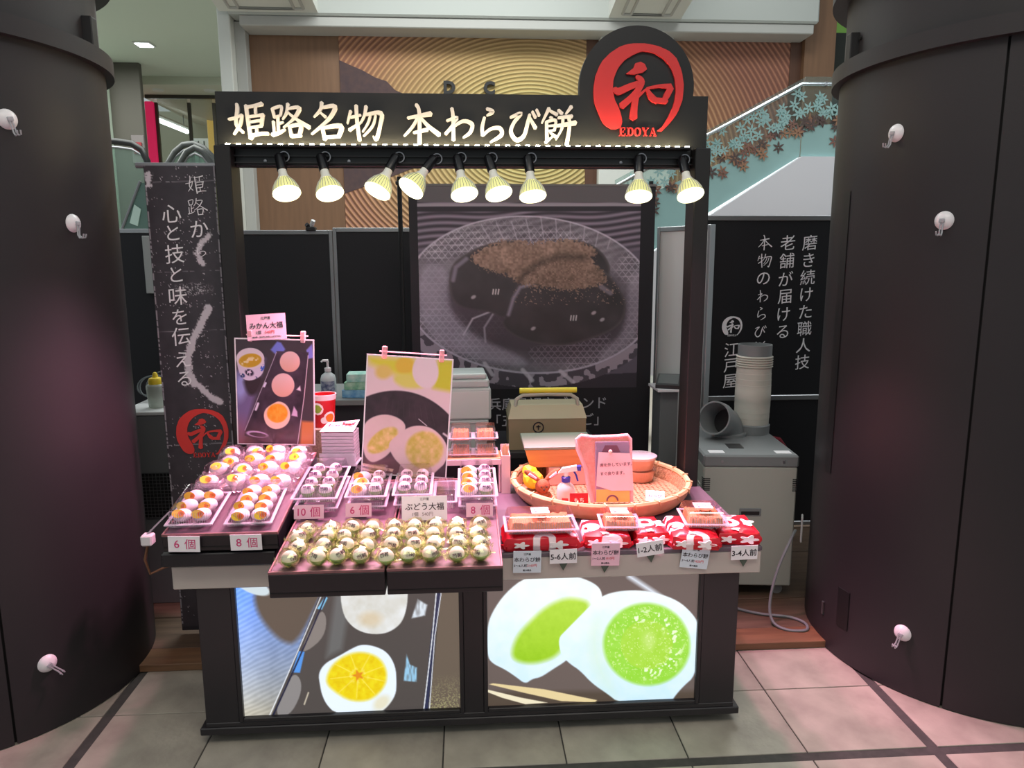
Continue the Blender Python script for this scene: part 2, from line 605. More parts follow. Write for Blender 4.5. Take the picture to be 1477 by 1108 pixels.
def mural_mat(name, cx, cz, c0, c1, inner, outer, r0, r1, mount):
    m = bpy.data.materials.new(name)
    m.use_nodes = True
    nt = m.node_tree
    p = nt.nodes['Principled BSDF']
    p.inputs['Roughness'].default_value = 0.7
    tc = nt.nodes.new('ShaderNodeTexCoord')
    sub = nt.nodes.new('ShaderNodeVectorMath'); sub.operation = 'SUBTRACT'
    sub.inputs[1].default_value = (cx, 0, cz)
    nt.links.new(tc.outputs['Object'], sub.inputs[0])
    mul = nt.nodes.new('ShaderNodeVectorMath'); mul.operation = 'MULTIPLY'
    mul.inputs[1].default_value = (1, 0, 1.38)
    nt.links.new(sub.outputs[0], mul.inputs[0])
    ln = nt.nodes.new('ShaderNodeVectorMath'); ln.operation = 'LENGTH'
    nt.links.new(mul.outputs[0], ln.inputs[0])
    sn = nt.nodes.new('ShaderNodeMath'); sn.operation = 'MULTIPLY'; sn.inputs[1].default_value = 2 * math.pi / 0.062
    nt.links.new(ln.outputs['Value'], sn.inputs[0])
    si = nt.nodes.new('ShaderNodeMath'); si.operation = 'SINE'
    nt.links.new(sn.outputs[0], si.inputs[0])
    rm = nt.nodes.new('ShaderNodeMapRange')
    rm.inputs[1].default_value = -1; rm.inputs[2].default_value = 1
    nt.links.new(si.outputs[0], rm.inputs[0])
    # printed tint from the middle outwards
    rg = nt.nodes.new('ShaderNodeMapRange')
    rg.inputs[1].default_value = r0; rg.inputs[2].default_value = r1
    nt.links.new(ln.outputs['Value'], rg.inputs[0])
    mxl = nt.nodes.new('ShaderNodeMix'); mxl.data_type = 'RGBA'
    mxl.inputs[6].default_value = (*lin(inner[0]), 1); mxl.inputs[7].default_value = (*lin(outer[0]), 1)
    nt.links.new(rg.outputs[0], mxl.inputs[0])
    mxd = nt.nodes.new('ShaderNodeMix'); mxd.data_type = 'RGBA'
    mxd.inputs[6].default_value = (*lin(inner[1]), 1); mxd.inputs[7].default_value = (*lin(outer[1]), 1)
    nt.links.new(rg.outputs[0], mxd.inputs[0])
    mx = nt.nodes.new('ShaderNodeMix'); mx.data_type = 'RGBA'
    nt.links.new(rm.outputs[0], mx.inputs[0])
    nt.links.new(mxd.outputs[2], mx.inputs[6]); nt.links.new(mxl.outputs[2], mx.inputs[7])
    nt.links.new(mx.outputs[2], p.inputs['Base Color'])
    bp = nt.nodes.new('ShaderNodeBump'); bp.inputs['Distance'].default_value = 0.02; bp.inputs['Strength'].default_value = 0.6
    nt.links.new(si.outputs[0], bp.inputs['Height']); nt.links.new(bp.outputs[0], p.inputs['Normal'])
    return m


mur = mural_mat('sand_wave_mural', 0.80, 3.05, None, None, ((216, 204, 136), (188, 166, 98)), ((196, 142, 106), (144, 98, 80)), 0.4, 2.3, None)
B().box(-1.465, 1.47, 6.99, 7.08, 0.0, 4.2).obj('mural_panel', mur, wall)
B().box(2.5, 3.98, 6.99, 7.08, 0.0, 4.2).obj('mural_panel', mural_mat('sand_wave_mural_right', 0.2, 2.6, None, None, ((206, 166, 116), (162, 116, 78)), ((180, 124, 100), (130, 84, 72)), 2.2, 3.6, None), wall)
# dark mountain at the left of the mural and dark lower band
mtn = [(-1.465, 2.4), (-1.465, 3.93), (-1.35, 3.88), (-1.2, 3.82), (-1.05, 3.74), (-0.92, 3.70), (-0.82, 3.60), (-0.72, 3.56), (-0.6, 3.54), (-0.5, 3.46), (-0.42, 3.30), (-0.5, 2.75), (-0.9, 2.6)]
B().prism(mtn, 6.984, 6.99).obj('mountain_silhouette', M('mountain_print', (70, 56, 62), 0.8, noise=(14, (92, 70, 66), 0.6)), wall)
for ch, xx in (('D', -0.175), ('C', 0.30)):
    text('wall_letter', ch, 0.19, M('wall_letter_black', (16, 16, 18), 0.5), wall, (xx, 6.96, 3.63), offset=0.05, extrude=0.02)
# white pilasters
for x0, x1, y0 in ((-2.76, -2.62, 6.7), (1.62, 2.5, 6.86)):
    B().box(x0, x1, y0, 7.1, 0, 4.6, 0.01).obj('pilaster', white_w, wall)
B().box(-2.62, -2.5, 6.85, 7.1, 0, 4.3, 0.005).obj('pilaster', M('painted_grey', (176, 176, 172), 0.7), wall)
# fascia over the wall with two panelled beams running towards the hall
fas = B().box(-2.62, 4.14, 6.6, 7.2, 4.31, 6.6, 0.02).obj('ceiling_bulkhead', M('bulkhead_grey', (176, 180, 176), 0.75))
setp(fas, 'pale grey bulkhead above the mural wall', None, None, 'structure')
B().box(-2.5, 4.1, 6.64, 7.1, 4.2, 4.31, 0.01).obj('bulkhead_ledge', M('painted_grey'), fas)
for x0, x1, lab in ((-2.7, -1.62, 'a'), (1.66, 2.50, 'b')):
    bm_ = B()
    bm_.faces([(x0, 6.6, 4.33), (x1, 6.6, 4.33), (x1, 4.6, 4.62), (x0, 4.6, 4.62), (x0, 6.6, 4.9), (x1, 6.6, 4.9), (x1, 4.6, 5.2), (x0, 4.6, 5.2)],
              [(0, 1, 2, 3), (4, 5, 6, 7), (0, 1, 5, 4), (1, 2, 6, 5), (2, 3, 7, 6), (3, 0, 4, 7)])
    be = bm_.obj('ceiling_beam', white_w, fas)
    for i_, mg in enumerate((0.14, 0.24)):
        f2 = B()
        xa, xb = x0 + mg, x1 - mg
        def zz(y): return 4.33 + (6.6 - y) / 2.0 * 0.29 - 0.004
        for (p, q) in (((xa, 6.5), (xa, 4.6)), ((xb, 6.5), (xb, 4.6)), ((xa, 6.5), (xb, 6.5))):
            f2.tube([(p[0], p[1], zz(p[1])), (q[0], q[1], zz(q[1]))], 0.018, 6)
        f2.obj('moulding', M('painted_grey'), be)

# left bay: far ceiling, shop front, escalators
ceil = B().box(-14, -2.55, 7.12, 13.0, 5.1, 5.2).obj('ceiling', M('ceiling_green_white', (206, 216, 202), 0.8))
setp(ceil, 'pale green white ceiling over the escalator bay', None, None, 'structure')
B().box(-14, -2.55, 13.0, 14.2, 4.95, 5.2).obj('ceiling_drop', M('ceiling_cream', (206, 208, 192), 0.8), ceil)
for xx, yy_ in ((-6.05, 13.45), (-5.05, 13.45)):
    B().lathe([(0, -0.03), (0.09, -0.03), (0.12, 0.0)], (xx, yy_, 4.95), 20).obj('smoke_detector', white_w, ceil, True)
dl = thing('downlight', 'small square recessed downlight in the pale ceiling', 'light', (-5.204, 10.81, 5.1))
B().box(-0.14, 0.14, -0.14, 0.14, -0.02, 0.0, 0.004).obj('trim_ring', white_w, dl)
B().box(-0.11, 0.11, -0.11, 0.11, -0.03, -0.018, 0.004).obj('lens', M('downlight_glow', (255, 255, 255), 0.4, emit=((240, 250, 255), 6)), dl)
wl = B().box(-14, -2.7, 17.0, 17.1, 0, 5.2).obj('wall_left', M('shop_cream', (206, 204, 184), 0.7))
setp(wl, 'cream wall of the shop behind the escalators', None, None, 'structure')
col = B().box(-6.35, -5.80, 12.0, 12.12, 0, 5.1, 0.01).obj('pillar_square', M('column_grey_brown', (84, 80, 72), 0.6))
setp(col, 'square grey brown column beside the escalators', None, None, 'structure')
B().box(-6.03, -5.80, 11.96, 12.0, 3.35, 3.85, 0.01).obj('notice_plate', M('plate_grey', (120, 112, 112), 0.5), col)
B().box(-5.98, -5.84, 11.93, 11.96, 3.52, 3.72, 0.005).obj('notice_mark', M('red_mark', (150, 40, 50), 0.5), col)
w_ = B().box(-7.6, -6.35, 11.8, 12.2, 0, 5.1, 0.005).obj('wall_panel', M('mint_white', (206, 220, 204), 0.6))
setp(w_, 'pale mint wall panel between the left pillar and the square column', None, None, 'structure')
rp = B().box(-6.48, -6.32, 13.8, 13.9, 0, 4.80, 0.01).obj('sign_post', M('magenta_red', (206, 34, 84), 0.5, emit=((206, 30, 84), 0.5)))
setp(rp, 'upright red illuminated strip in front of the shop', 'sign')
sf = thing('window_1', 'glazed shop front with thin dark frame behind the escalators', None, (0, 0, 0), kind='structure')
for xx in (-6.30, -5.64, -5.14, -4.5):
    B().box(xx - 0.03, xx + 0.03, 13.9, 13.97, 0, 4.80, 0.003).obj('mullion', M('frame_dark', (70, 66, 60), 0.4, 0.5), sf)
B().box(-6.5, -4.4, 13.9, 13.97, 4.88, 4.95, 0.003).obj('head_rail', M('frame_dark'), sf)
for xa, xb in ((-6.27, -5.67), (-5.61, -5.17), (-5.11, -4.53)):
    B().box(xa, xb, 13.93, 13.94, 0.05, 4.88).obj('pane', clear('shop_glass', (236, 240, 236), 0.03, 0.03, 0.2), sf)
soff = B().faces([(-6.6, 14.0, 4.93), (-4.2, 14.0, 4.93), (-4.2, 17.0, 4.30), (-6.6, 17.0, 4.93), (-6.6, 14.0, 4.99), (-4.2, 14.0, 4.99), (-4.2, 17.0, 4.99), (-6.6, 17.0, 4.99)], [(0, 1, 2, 3), (4, 5, 6, 7), (0, 1, 5, 4), (1, 2, 6, 5), (2, 3, 7, 6), (3, 0, 4, 7)]).obj('ceiling_shop', M('shop_ceiling_beige', (206, 196, 180), 0.4))
setp(soff, 'beige ceiling inside the shop', None, None, 'structure')
ft = thing('fluorescent_light', 'slanting fluorescent tube glowing inside the shop', 'light', (-6.60, 14.5, 4.60), (0, 0, R(18)))
B().tube([(0, 0, 0), (0.62, 1.2, -0.06)], 0.05, 10).obj('tube', M('tube_glow', (255, 255, 255), 0.4, emit=((240, 250, 255), 4)), ft, True)
B().tube([(0, 0, 0.08), (0.62, 1.2, 0.02)], 0.05, 6).obj('housing', white_w, ft)
for k in (0.1, 0.9):
    B().tube([(0.62 * k, 1.2 * k, 0.08), (0.62 * k, 1.2 * k, 0.36)], 0.01, 6).obj('hanger_rod', M('steel'), ft)
yp = B().box(-5.72, -5.45, 15.2, 15.3, 0.0, 4.70, 0.01).obj('light_column', M('amber_panel', (220, 180, 90), 0.5, emit=((226, 186, 100), 0.45)))
setp(yp, 'amber lit panel inside the shop', 'sign')
wh = B().box(-6.25, -5.80, 15.6, 15.7, 0.0, 4.36, 0.01).obj('display_case', M('case_white', (220, 226, 226), 0.4, emit=((220, 230, 235), 0.3)))
setp(wh, 'white lit display case deep inside the shop', 'display case')
for k in range(4):
    B().box(-6.2 + k * 0.125, -6.18 + k * 0.125, 15.58, 15.6, 0.1, 4.3).obj('case_divider', M('frame_dark'), wh)

rub = M('rubber_black', (26, 26, 28), 0.35)
esc_glass = clear('escalator_glass', (205, 220, 214), 0.10, 0.04, 0.3)
steel = M('steel')


def escalator(label, y, pts, rail=None):
    """pts = x, z of the handrail seen from the hall, running sideways at depth y"""
    t = thing('escalator_rail', label, 'escalator', (0, y, 0))
    B().tube([(x, 0, z) for x, z in pts], 0.05, 10).obj('handrail', rail or rub, t, True)
    B().tube([(x, 0, z - 0.085) for x, z in pts], 0.022, 8).obj('rail_guide', steel, t, True)
    poly = [(x, z - 0.1) for x, z in pts] + [(pts[-1][0], 0.9), (pts[0][0], 0.9)]
    B().prism(poly, -0.006, 0.006).obj('glass_panel', esc_glass, t)
    B().box(min(p[0] for p in pts), max(p[0] for p in pts), -0.12, 0.12, 0.0, 0.9, 0.01).obj('skirt', M('steel_skirt', (150, 156, 156), 0.35, 0.7), t)
    return t


escalator('black escalator handrail curving down beside the left pillar', 10.0, [(-6.3, 3.46), (-5.6, 3.45), (-5.40, 3.44), (-5.19, 3.41), (-5.05, 3.32), (-4.98, 3.15), (-4.97, 2.9)])
escalator('curved escalator handrail showing above the banner', 10.3, [(-4.86, 2.9), (-4.80, 3.12), (-4.66, 3.33), (-4.52, 3.44), (-4.36, 3.46), (-4.2, 3.39), (-4.06, 3.25), (-4.0, 2.95)], M('rail_dark_grey', (74, 76, 76), 0.3))
escalator('escalator handrail nearest the sign at the banner top', 9.6, [(-4.40, 2.8), (-4.34, 3.06), (-4.22, 3.24), (-4.10, 3.30), (-3.98, 3.24), (-3.88, 3.1), (-3.84, 2.8)], M('rail_dark_grey'))
dg = thing('escalator_newel', 'slanting steel and glass escalator end beside the banner', 'escalator', (-4.36, 8.0, 0))
B().prism([(-0.30, 0.0), (-0.18, 2.05), (0.08, 2.62), (0.22, 2.62), (0.22, 0.0)], 0.0, 0.06).obj('end_glass', clear('mint_glass', (150, 178, 172), 0.35, 0.1), dg)
B().tube([(-0.24, -0.01, 1.95), (0.08, -0.01, 2.64)], 0.02, 8).obj('edge_trim', steel, dg, True)
B().prism([(-0.10, 2.10), (0.0, 2.06), (0.06, 2.28), (-0.02, 2.34)], -0.02, -0.005).obj('notice_sticker', M('sticker_mint', (190, 214, 206), 0.4), dg)

# right bay: green lit recess, stairs with flower glass
gr = B().box(4.5, 9.0, 8.2, 8.3, 2.6, 6.0).obj('wall_right', M('green_lit_wall', (110, 150, 70), 0.7, emit=((96, 140, 60), 0.35)))  # green light is put into the wall colour and a weak glow
setp(gr, 'green lit wall beyond the wood column', None, None, 'structure')
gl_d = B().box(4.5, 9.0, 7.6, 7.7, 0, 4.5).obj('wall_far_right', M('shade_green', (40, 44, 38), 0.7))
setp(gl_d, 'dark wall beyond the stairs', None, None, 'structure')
st = thing('stair_balustrade', 'frosted mint glass stair balustrade with flower pattern and steel handrail', 'balustrade', (0, 4.0, 0))
# in balustrade coordinates x, z (y = 0 plane)
mint = M('frosted_mint_glass', (164, 204, 202), 0.3, spec=0.5)
seamx = 2.83
lo = [(1.02, 1.30), (2.825, 2.46), (2.825, 2.74), (1.02, 1.98)]
hi = [(2.835, 2.46), (3.6, 2.46), (3.6, 2.74), (2.835, 2.74)]
LOW = [(1.42, 1.58), (2.04, 1.99), (2.825, 2.46), (2.825, 2.74), (2.04, 2.34), (1.42, 2.15)]
B().prism([(2.05, 1.99), (2.825, 2.46), (2.825, 2.72), (2.05, 2.36)], -0.006, 0.006).obj('glass_panel', mint, st)
B().prism([(1.25, 1.45), (2.04, 1.985), (2.04, 2.36), (1.25, 2.02)], -0.006, 0.006).obj('glass_panel', mint, st)
B().prism(hi[:2] + [(3.6, 2.72), (2.835, 2.72)], -0.006, 0.006).obj('glass_panel', mint, st)
clr = clear('clear_balustrade', (226, 236, 234), 0.05, 0.03, 0.25)
B().prism([(2.05, 2.362), (2.825, 2.722), (2.825, 3.09), (2.05, 2.68)], -0.006, 0.006).obj('clear_panel', clr, st)
B().prism([(1.25, 2.022), (2.04, 2.362), (2.04, 2.68), (1.25, 2.26)], -0.006, 0.006).obj('clear_panel', clr, st)
B().prism([(2.835, 2.722), (3.6, 2.722), (3.6, 3.10), (2.835, 3.10)], -0.006, 0.006).obj('clear_panel', clr, st)
B().tube([(1.2, -0.03, 2.18), (2.02, -0.03, 2.625), (2.80, -0.03, 3.035), (3.6, -0.03, 3.04)], 0.016, 10).obj('handrail', M('bright_steel', (215, 222, 225), 0.2, 0.9), st, True)
for xx, zz_ in ((2.30, 2.77), (2.10, 2.665), (2.6, 2.93), (3.0, 3.04), (1.7, 2.45)):
    B().box(xx - 0.012, xx + 0.012, -0.045, 0.0, zz_ - 0.02, zz_ + 0.012, 0.003).obj('rail_clamp', steel, st)


def flower(sz, rot):
    b = B()
    for k in range(6):
        a = rot + k * math.pi / 3
        pts = []
        for t in (0.12, 0.35, 0.65, 0.9, 1.0):
            pts.append((t, 0.155 * math.sin(min(1, t * 1.05) * math.pi) ** 0.8 * (1.05 if t < 0.9 else 0.9)))
        P = [(t, w) for t, w in pts] + [(t, -w) for t, w in pts[::-1]]
        b.prism([(sz * (t * math.cos(a) - w * math.sin(a)), sz * (t * math.sin(a) + w * math.cos(a))) for t, w in P], -0.0015, 0.0015)
    return b


rf = random.Random(3)
cut_m = [M('flower_print_brown', (140, 100, 88), 0.5), M('flower_print_dark', (92, 74, 70), 0.5), M('flower_print_sand', (168, 126, 98), 0.5)]
for k in range(170):
    t_ = rf.random()
    xx = 1.35 + 2.05 * t_
    base = (2.03 + (xx - 1.25) * 0.456) if xx < 2.83 else 2.745
    dz = rf.gauss(0.03, 0.11)
    dz = max(-0.17, min(0.34, dz))
    z_ = base + dz
    m_ = mint if dz > 0.02 else cut_m[rf.randrange(3)]
    o = flower(rf.uniform(0.046, 0.060), rf.random() * 2).obj('flower_decal', m_, st, loc=(xx, -0.0085 - 0.0001 * k, z_))
strg = B().prism([(1.25, 0.6), (3.9, 0.6), (3.9, 2.455), (2.83, 2.455), (1.25, 1.45)], 3.96, 4.25).obj('wall_stair', M('stair_white', (236, 236, 242), 0.6))
setp(strg, 'white plastered side of the stairs under the glass', None, None, 'structure')
sb = B().box(2.25, 3.6, 2.7, 3.2, 0.3, 1.87, 0.005).obj('trim_1', M('tan_cap', (150, 126, 100), 0.6))
setp(sb, 'tan ledge at the foot of the stair wall', None, None, 'structure')

# ---------------------------------------------------------------- partitions
blk = M('partition_black', (11, 11, 19), 0.6, noise=(3, (8, 8, 14), 0.6))
alu = M('aluminium', (168, 170, 172), 0.35, 0.8)


def partition(label, x, y, rz, w, h, face, group=None):
    t = thing('partition_screen', label, 'partition', (x, y, 0.03), (0, 0, rz), group)
    B().box(0.02, w - 0.02, -0.012, 0.012, 0.04, h - 0.02).obj('panel', face, t)
    B().box(0, 0.022, -0.02, 0.02, 0, h, 0.003).obj('post', alu, t)
    B().box(w - 0.022, w, -0.02, 0.02, 0, h, 0.003).obj('post', alu, t)
    B().box(0.022, w - 0.022, -0.018, 0.018, h - 0.028, h, 0.003).obj('top_rail', alu, t)
    B().box(0.022, w - 0.022, -0.018, 0.018, 0.02, 0.045, 0.003).obj('bottom_rail', alu, t)
    for xx in (0.05, w - 0.05):
        B().box(xx - 0.02, xx + 0.02, -0.18, 0.18, 0, 0.02, 0.004).obj('foot', alu, t)
    return t


G = 'black partition screens behind the stall'
partition('black partition screen partly hidden between pillar and banner', -2.70, 2.58, 0, 0.93, 1.775, blk, G)
partition('black partition screen right of the banner, left of the grey joint', -1.768, 2.58, 0, 0.905, 1.765, blk, G)
pB = partition('black partition screen just left of the big poster', -0.86, 2.58, 0, 0.9, 1.78, blk, G)
partition('black partition screen behind the big poster', 0.045, 2.58, 0, 0.9, 1.78, blk, G)
ws = partition('pale grey partition screen seen edgewise beside the right post', 1.13, 2.05, R(-62), 0.42, 1.76, M('partition_grey', (206, 206, 204), 0.5))
rp_ = partition('black partition screen with white brush writing on the right', 1.27, 1.75, 0, 0.92, 1.81, blk)
B().box(0.022, 0.9, -0.02, 0.02, 0.775, 0.805, 0.003).obj('middle_rail', alu, rp_)
clip = thing('spring_clamp', 'small dark clamp on the partition top left of the lamps', 'clamp', (-0.995, 2.57, 1.795))
B().box(-0.03, 0.03, -0.03, 0.03, -0.005, 0.02, 0.004).obj('jaw', M('bracket_black'), clip)
B().tube([(0.0, 0, 0.02), (0.02, -0.02, 0.06)], 0.014, 8).obj('grip', M('clamp_white', (190, 190, 190), 0.4), clip)
B().tube([(-0.01, 0, 0.02), (-0.025, -0.02, 0.035)], 0.014, 8).obj('lever', M('bracket_black'), clip)
wp = B().box(-1.62, -1.55, 1.9, 1.93, 1.42, 1.78, 0.003).obj('grey_post', M('post_grey', (150, 152, 150), 0.6))  # short pale board standing in for a grey post
wp.location = (-0.42, 0.635, -0.02)
setp(wp, 'pale grey post piece at the partition edge beside the banner', 'notice board')

# ---------------------------------------------------------------- brush lettering
# strokes traced in drawing units (x right, y down, width); each character is its own raised piece
BRUSH_A = {
 '姫': [[(112, 62, 18), (116, 110, 28), (100, 225, 24), (152, 288, 20)], [(152, 150, 20), (130, 225, 24), (76, 304, 14)], [(40, 186, 16), (100, 172, 20), (152, 150, 20)],
       [(188, 75, 26), (198, 200, 28), (214, 338, 34)], [(180, 90, 20), (250, 80, 22), (318, 62, 30)], [(262, 84, 20), (262, 140, 20)], [(212, 165, 18), (326, 150, 26)], [(318, 152, 26), (304, 232, 22)],
       [(208, 208, 18), (306, 194, 20)], [(210, 252, 18), (306, 236, 20)], [(262, 240, 20), (266, 296, 22)], [(214, 316, 28), (290, 298, 22), (356, 296, 22)]],
 '路': [[(398, 98, 22), (414, 172, 22)], [(398, 100, 18), (472, 82, 22), (462, 152, 18)], [(414, 166, 18), (466, 152, 16)], [(440, 164, 22), (440, 275, 22)], [(440, 218, 18), (482, 206, 16)],
       [(402, 200, 22), (406, 292, 20)], [(386, 306, 30), (440, 290, 24), (494, 262, 14)], [(528, 60, 26), (514, 128, 20), (478, 184, 10)], [(532, 98, 18), (618, 92, 26), (566, 182, 22), (482, 248, 10)],
       [(524, 130, 16), (590, 182, 22), (692, 246, 34)], [(530, 232, 20), (546, 322, 26)], [(530, 240, 20), (622, 226, 28), (608, 312, 24)], [(546, 316, 24), (622, 310, 22)]],
 '名': [[(802, 46, 28), (790, 102, 22), (732, 162, 10)], [(800, 88, 18), (908, 78, 32), (852, 180, 26), (708, 298, 14)], [(788, 128, 14), (828, 162, 24)], [(796, 242, 24), (816, 342, 30)], [(800, 248, 20), (950, 232, 36), (928, 318, 28)], [(818, 324, 22), (938, 314, 24)]],
 '物': [[(1036, 112, 24), (1004, 212, 12)], [(1030, 162, 18), (1116, 144, 20)], [(1082, 68, 26), (1086, 200, 28), (1100, 348, 26)], [(1018, 264, 26), (1124, 198, 12)], [(1164, 74, 28), (1146, 150, 20), (1106, 216, 10)],
       [(1152, 142, 18), (1284, 128, 32), (1272, 232, 26), (1240, 336, 28), (1214, 312, 8)], [(1196, 148, 16), (1174, 210, 18), (1128, 278, 10)], [(1240, 146, 16), (1212, 230, 18), (1134, 312, 10)]],
}
BRUSH_B = {
 '本': [[(140, 58, 24), (164, 120, 26), (160, 362, 30)], [(70, 162, 18), (160, 146, 24), (258, 128, 36)], [(150, 160, 20), (108, 230, 22), (38, 302, 12)], [(176, 160, 16), (232, 222, 28), (322, 292, 34)], [(114, 276, 16), (228, 250, 28)]],
 'わ': [[(426, 84, 24), (436, 160, 26), (436, 332, 28)], [(384, 182, 16), (468, 156, 24), (420, 226, 16), (372, 284, 24)], [(376, 280, 20), (440, 226, 16), (520, 182, 22), (588, 208, 30), (572, 270, 26), (514, 312, 12)]],
 'ら': [[(708, 84, 18), (756, 108, 30), (708, 138, 10)], [(690, 152, 20), (670, 230, 26), (674, 294, 26)], [(676, 292, 18), (740, 242, 20), (812, 236, 28), (826, 288, 30), (734, 348, 12)]],
 'び': [[(900, 152, 18), (986, 120, 28), (930, 190, 24), (904, 266, 28), (952, 328, 30), (1012, 290, 28), (1044, 182, 26), (1058, 126, 20)], [(1050, 140, 16), (1106, 234, 28)], [(1078, 104, 18), (1106, 152, 22)], [(1112, 88, 18), (1136, 136, 20)]],
 '餅': [[(1216, 78, 28), (1158, 192, 12)], [(1222, 96, 14), (1282, 128, 26)], [(1222, 148, 18), (1244, 156, 20)], [(1196, 180, 22), (1200, 336, 24)], [(1200, 182, 18), (1268, 172, 22), (1260, 252, 20)], [(1204, 218, 14), (1258, 212, 14)], [(1204, 256, 14), (1258, 250, 14)],
       [(1186, 348, 24), (1244, 300, 10)], [(1222, 266, 12), (1270, 300, 22)], [(1290, 92, 20), (1322, 122, 26)], [(1398, 64, 28), (1350, 126, 12)], [(1290, 152, 18), (1404, 140, 28)], [(1274, 216, 18), (1434, 190, 34)], [(1328, 150, 22), (1322, 232, 20), (1274, 322, 10)], [(1378, 140, 24), (1382, 232, 24), (1360, 366, 28)]],
}
RING = [(400, 930), (330, 955), (240, 910), (190, 820), (140, 700), (133, 590), (150, 470), (200, 350), (280, 270), (380, 205), (480, 180), (620, 178), (740, 200), (850, 245), (920, 310), (970, 420), (995, 550), (985, 680), (940, 800), (880, 880), (790, 970), (750, 960),
        (800, 920), (850, 840), (905, 720), (920, 600), (905, 480), (860, 380), (790, 310), (700, 260), (590, 245), (520, 270), (430, 320), (360, 400), (320, 500), (315, 590), (335, 680), (380, 760), (405, 830), (412, 880)]
WA = [[(330, 582, 44), (372, 606, 66), (480, 562, 58), (604, 520, 50)], [(540, 470, 34), (588, 518, 62), (546, 620, 60), (526, 740, 60), (518, 846, 76)], [(590, 544, 44), (500, 655, 56), (402, 738, 66)], [(560, 648, 30), (640, 578, 16)],
      [(640, 578, 20), (688, 655, 58), (748, 694, 46)], [(640, 578, 22), (760, 556, 30), (868, 560, 56)], [(872, 566, 56), (832, 640, 60), (806, 688, 40)], [(704, 680, 46), (834, 690, 48)]]
WA_DOT = [(440, 448), (510, 395), (525, 355), (575, 340), (615, 360), (638, 405), (600, 435), (520, 455)]


def brush_mesh(ch, size, weight=1.0, thick=0.0008):
    strokes = BRUSH_A.get(ch) or BRUSH_B.get(ch)
    xs_ = [p[0] for s_ in strokes for p in s_]; zs_ = [p[1] for s_ in strokes for p in s_]
    xc, zc = (min(xs_) + max(xs_)) / 2, (min(zs_) + max(zs_)) / 2
    k = size / 315.0
    b = B()
    for i, s_ in enumerate(strokes):
        b.ribbon([((x - xc) * k, -(z - zc) * k, w * weight * k) for x, z, w in s_], -thick - 0.00008 * i, 0)
    return b


def written(name, ch, size, mat, parent, loc, weight=1.0):
    if ch in BRUSH_A or ch in BRUSH_B:
        return brush_mesh(ch, size, weight).obj(name, mat, parent, loc=loc)
    return text(name, ch, size * 1.06, mat, parent, loc, rise=0.10)


def serif_name(parent, x0, z0, h, y0, y1, mat):
    """the five roman capitals of the shop name, with slab serifs; h = letter height"""
    wd = h * 0.94
    def rect(b, o, a, c, d, e): b.prism([(x0 + o + a * h, z0 + d * h), (x0 + o + c * h, z0 + d * h), (x0 + o + c * h, z0 + e * h), (x0 + o + a * h, z0 + e * h)], y0, y1)
    def stroke(b, o, pts): b.ribbon([(x0 + o + a * h, z0 + c * h, w * h) for a, c, w in pts], y0, y1, False)
    for i, ch in enumerate('EDOYA'):
        b = B(); o = i * wd
        if ch == 'E':
            for r in ((.14, .34, 0, 1), (.04, .74, .91, 1), (.04, .80, 0, .09), (.34, .58, .46, .54), (.66, .74, .70, .91), (.71, .80, .09, .30), (.52, .58, .36, .64)): rect(b, o, *r)
        elif ch == 'D':
            for r in ((.14, .34, 0, 1), (.02, .45, .91, 1), (.02, .45, 0, .09)): rect(b, o, *r)
            stroke(b, o, [(.42, .955, .09), (.66, .84, .16), (.76, .5, .22), (.66, .16, .16), (.42, .045, .09)])
        elif ch == 'O':
            stroke(b, o, [(.42, .965, .08), (.18, .82, .17), (.11, .5, .22), (.18, .18, .17), (.42, .035, .08)])
            stroke(b, o, [(.42, .965, .08), (.66, .82, .17), (.73, .5, .22), (.66, .18, .17), (.42, .035, .08)])
        elif ch == 'Y':
            stroke(b, o, [(.16, .97, .2), (.44, .46, .2)]); stroke(b, o, [(.74, .97, .08), (.46, .46, .09)])
            for r in ((.34, .54, 0, .48), (.0, .34, .92, 1), (.58, .88, .92, 1), (.22, .66, 0, .08)): rect(b, o, *r)
        else:
            stroke(b, o, [(.42, 1.0, .08), (.12, .03, .08)]); stroke(b, o, [(.42, 1.0, .16), (.72, .03, .22)])
            for r in ((.22, .60, .30, .38), (.0, .26, 0, .08), (.52, .90, 0, .08)): rect(b, o, *r)
        b.obj('logo_letter', mat, parent)


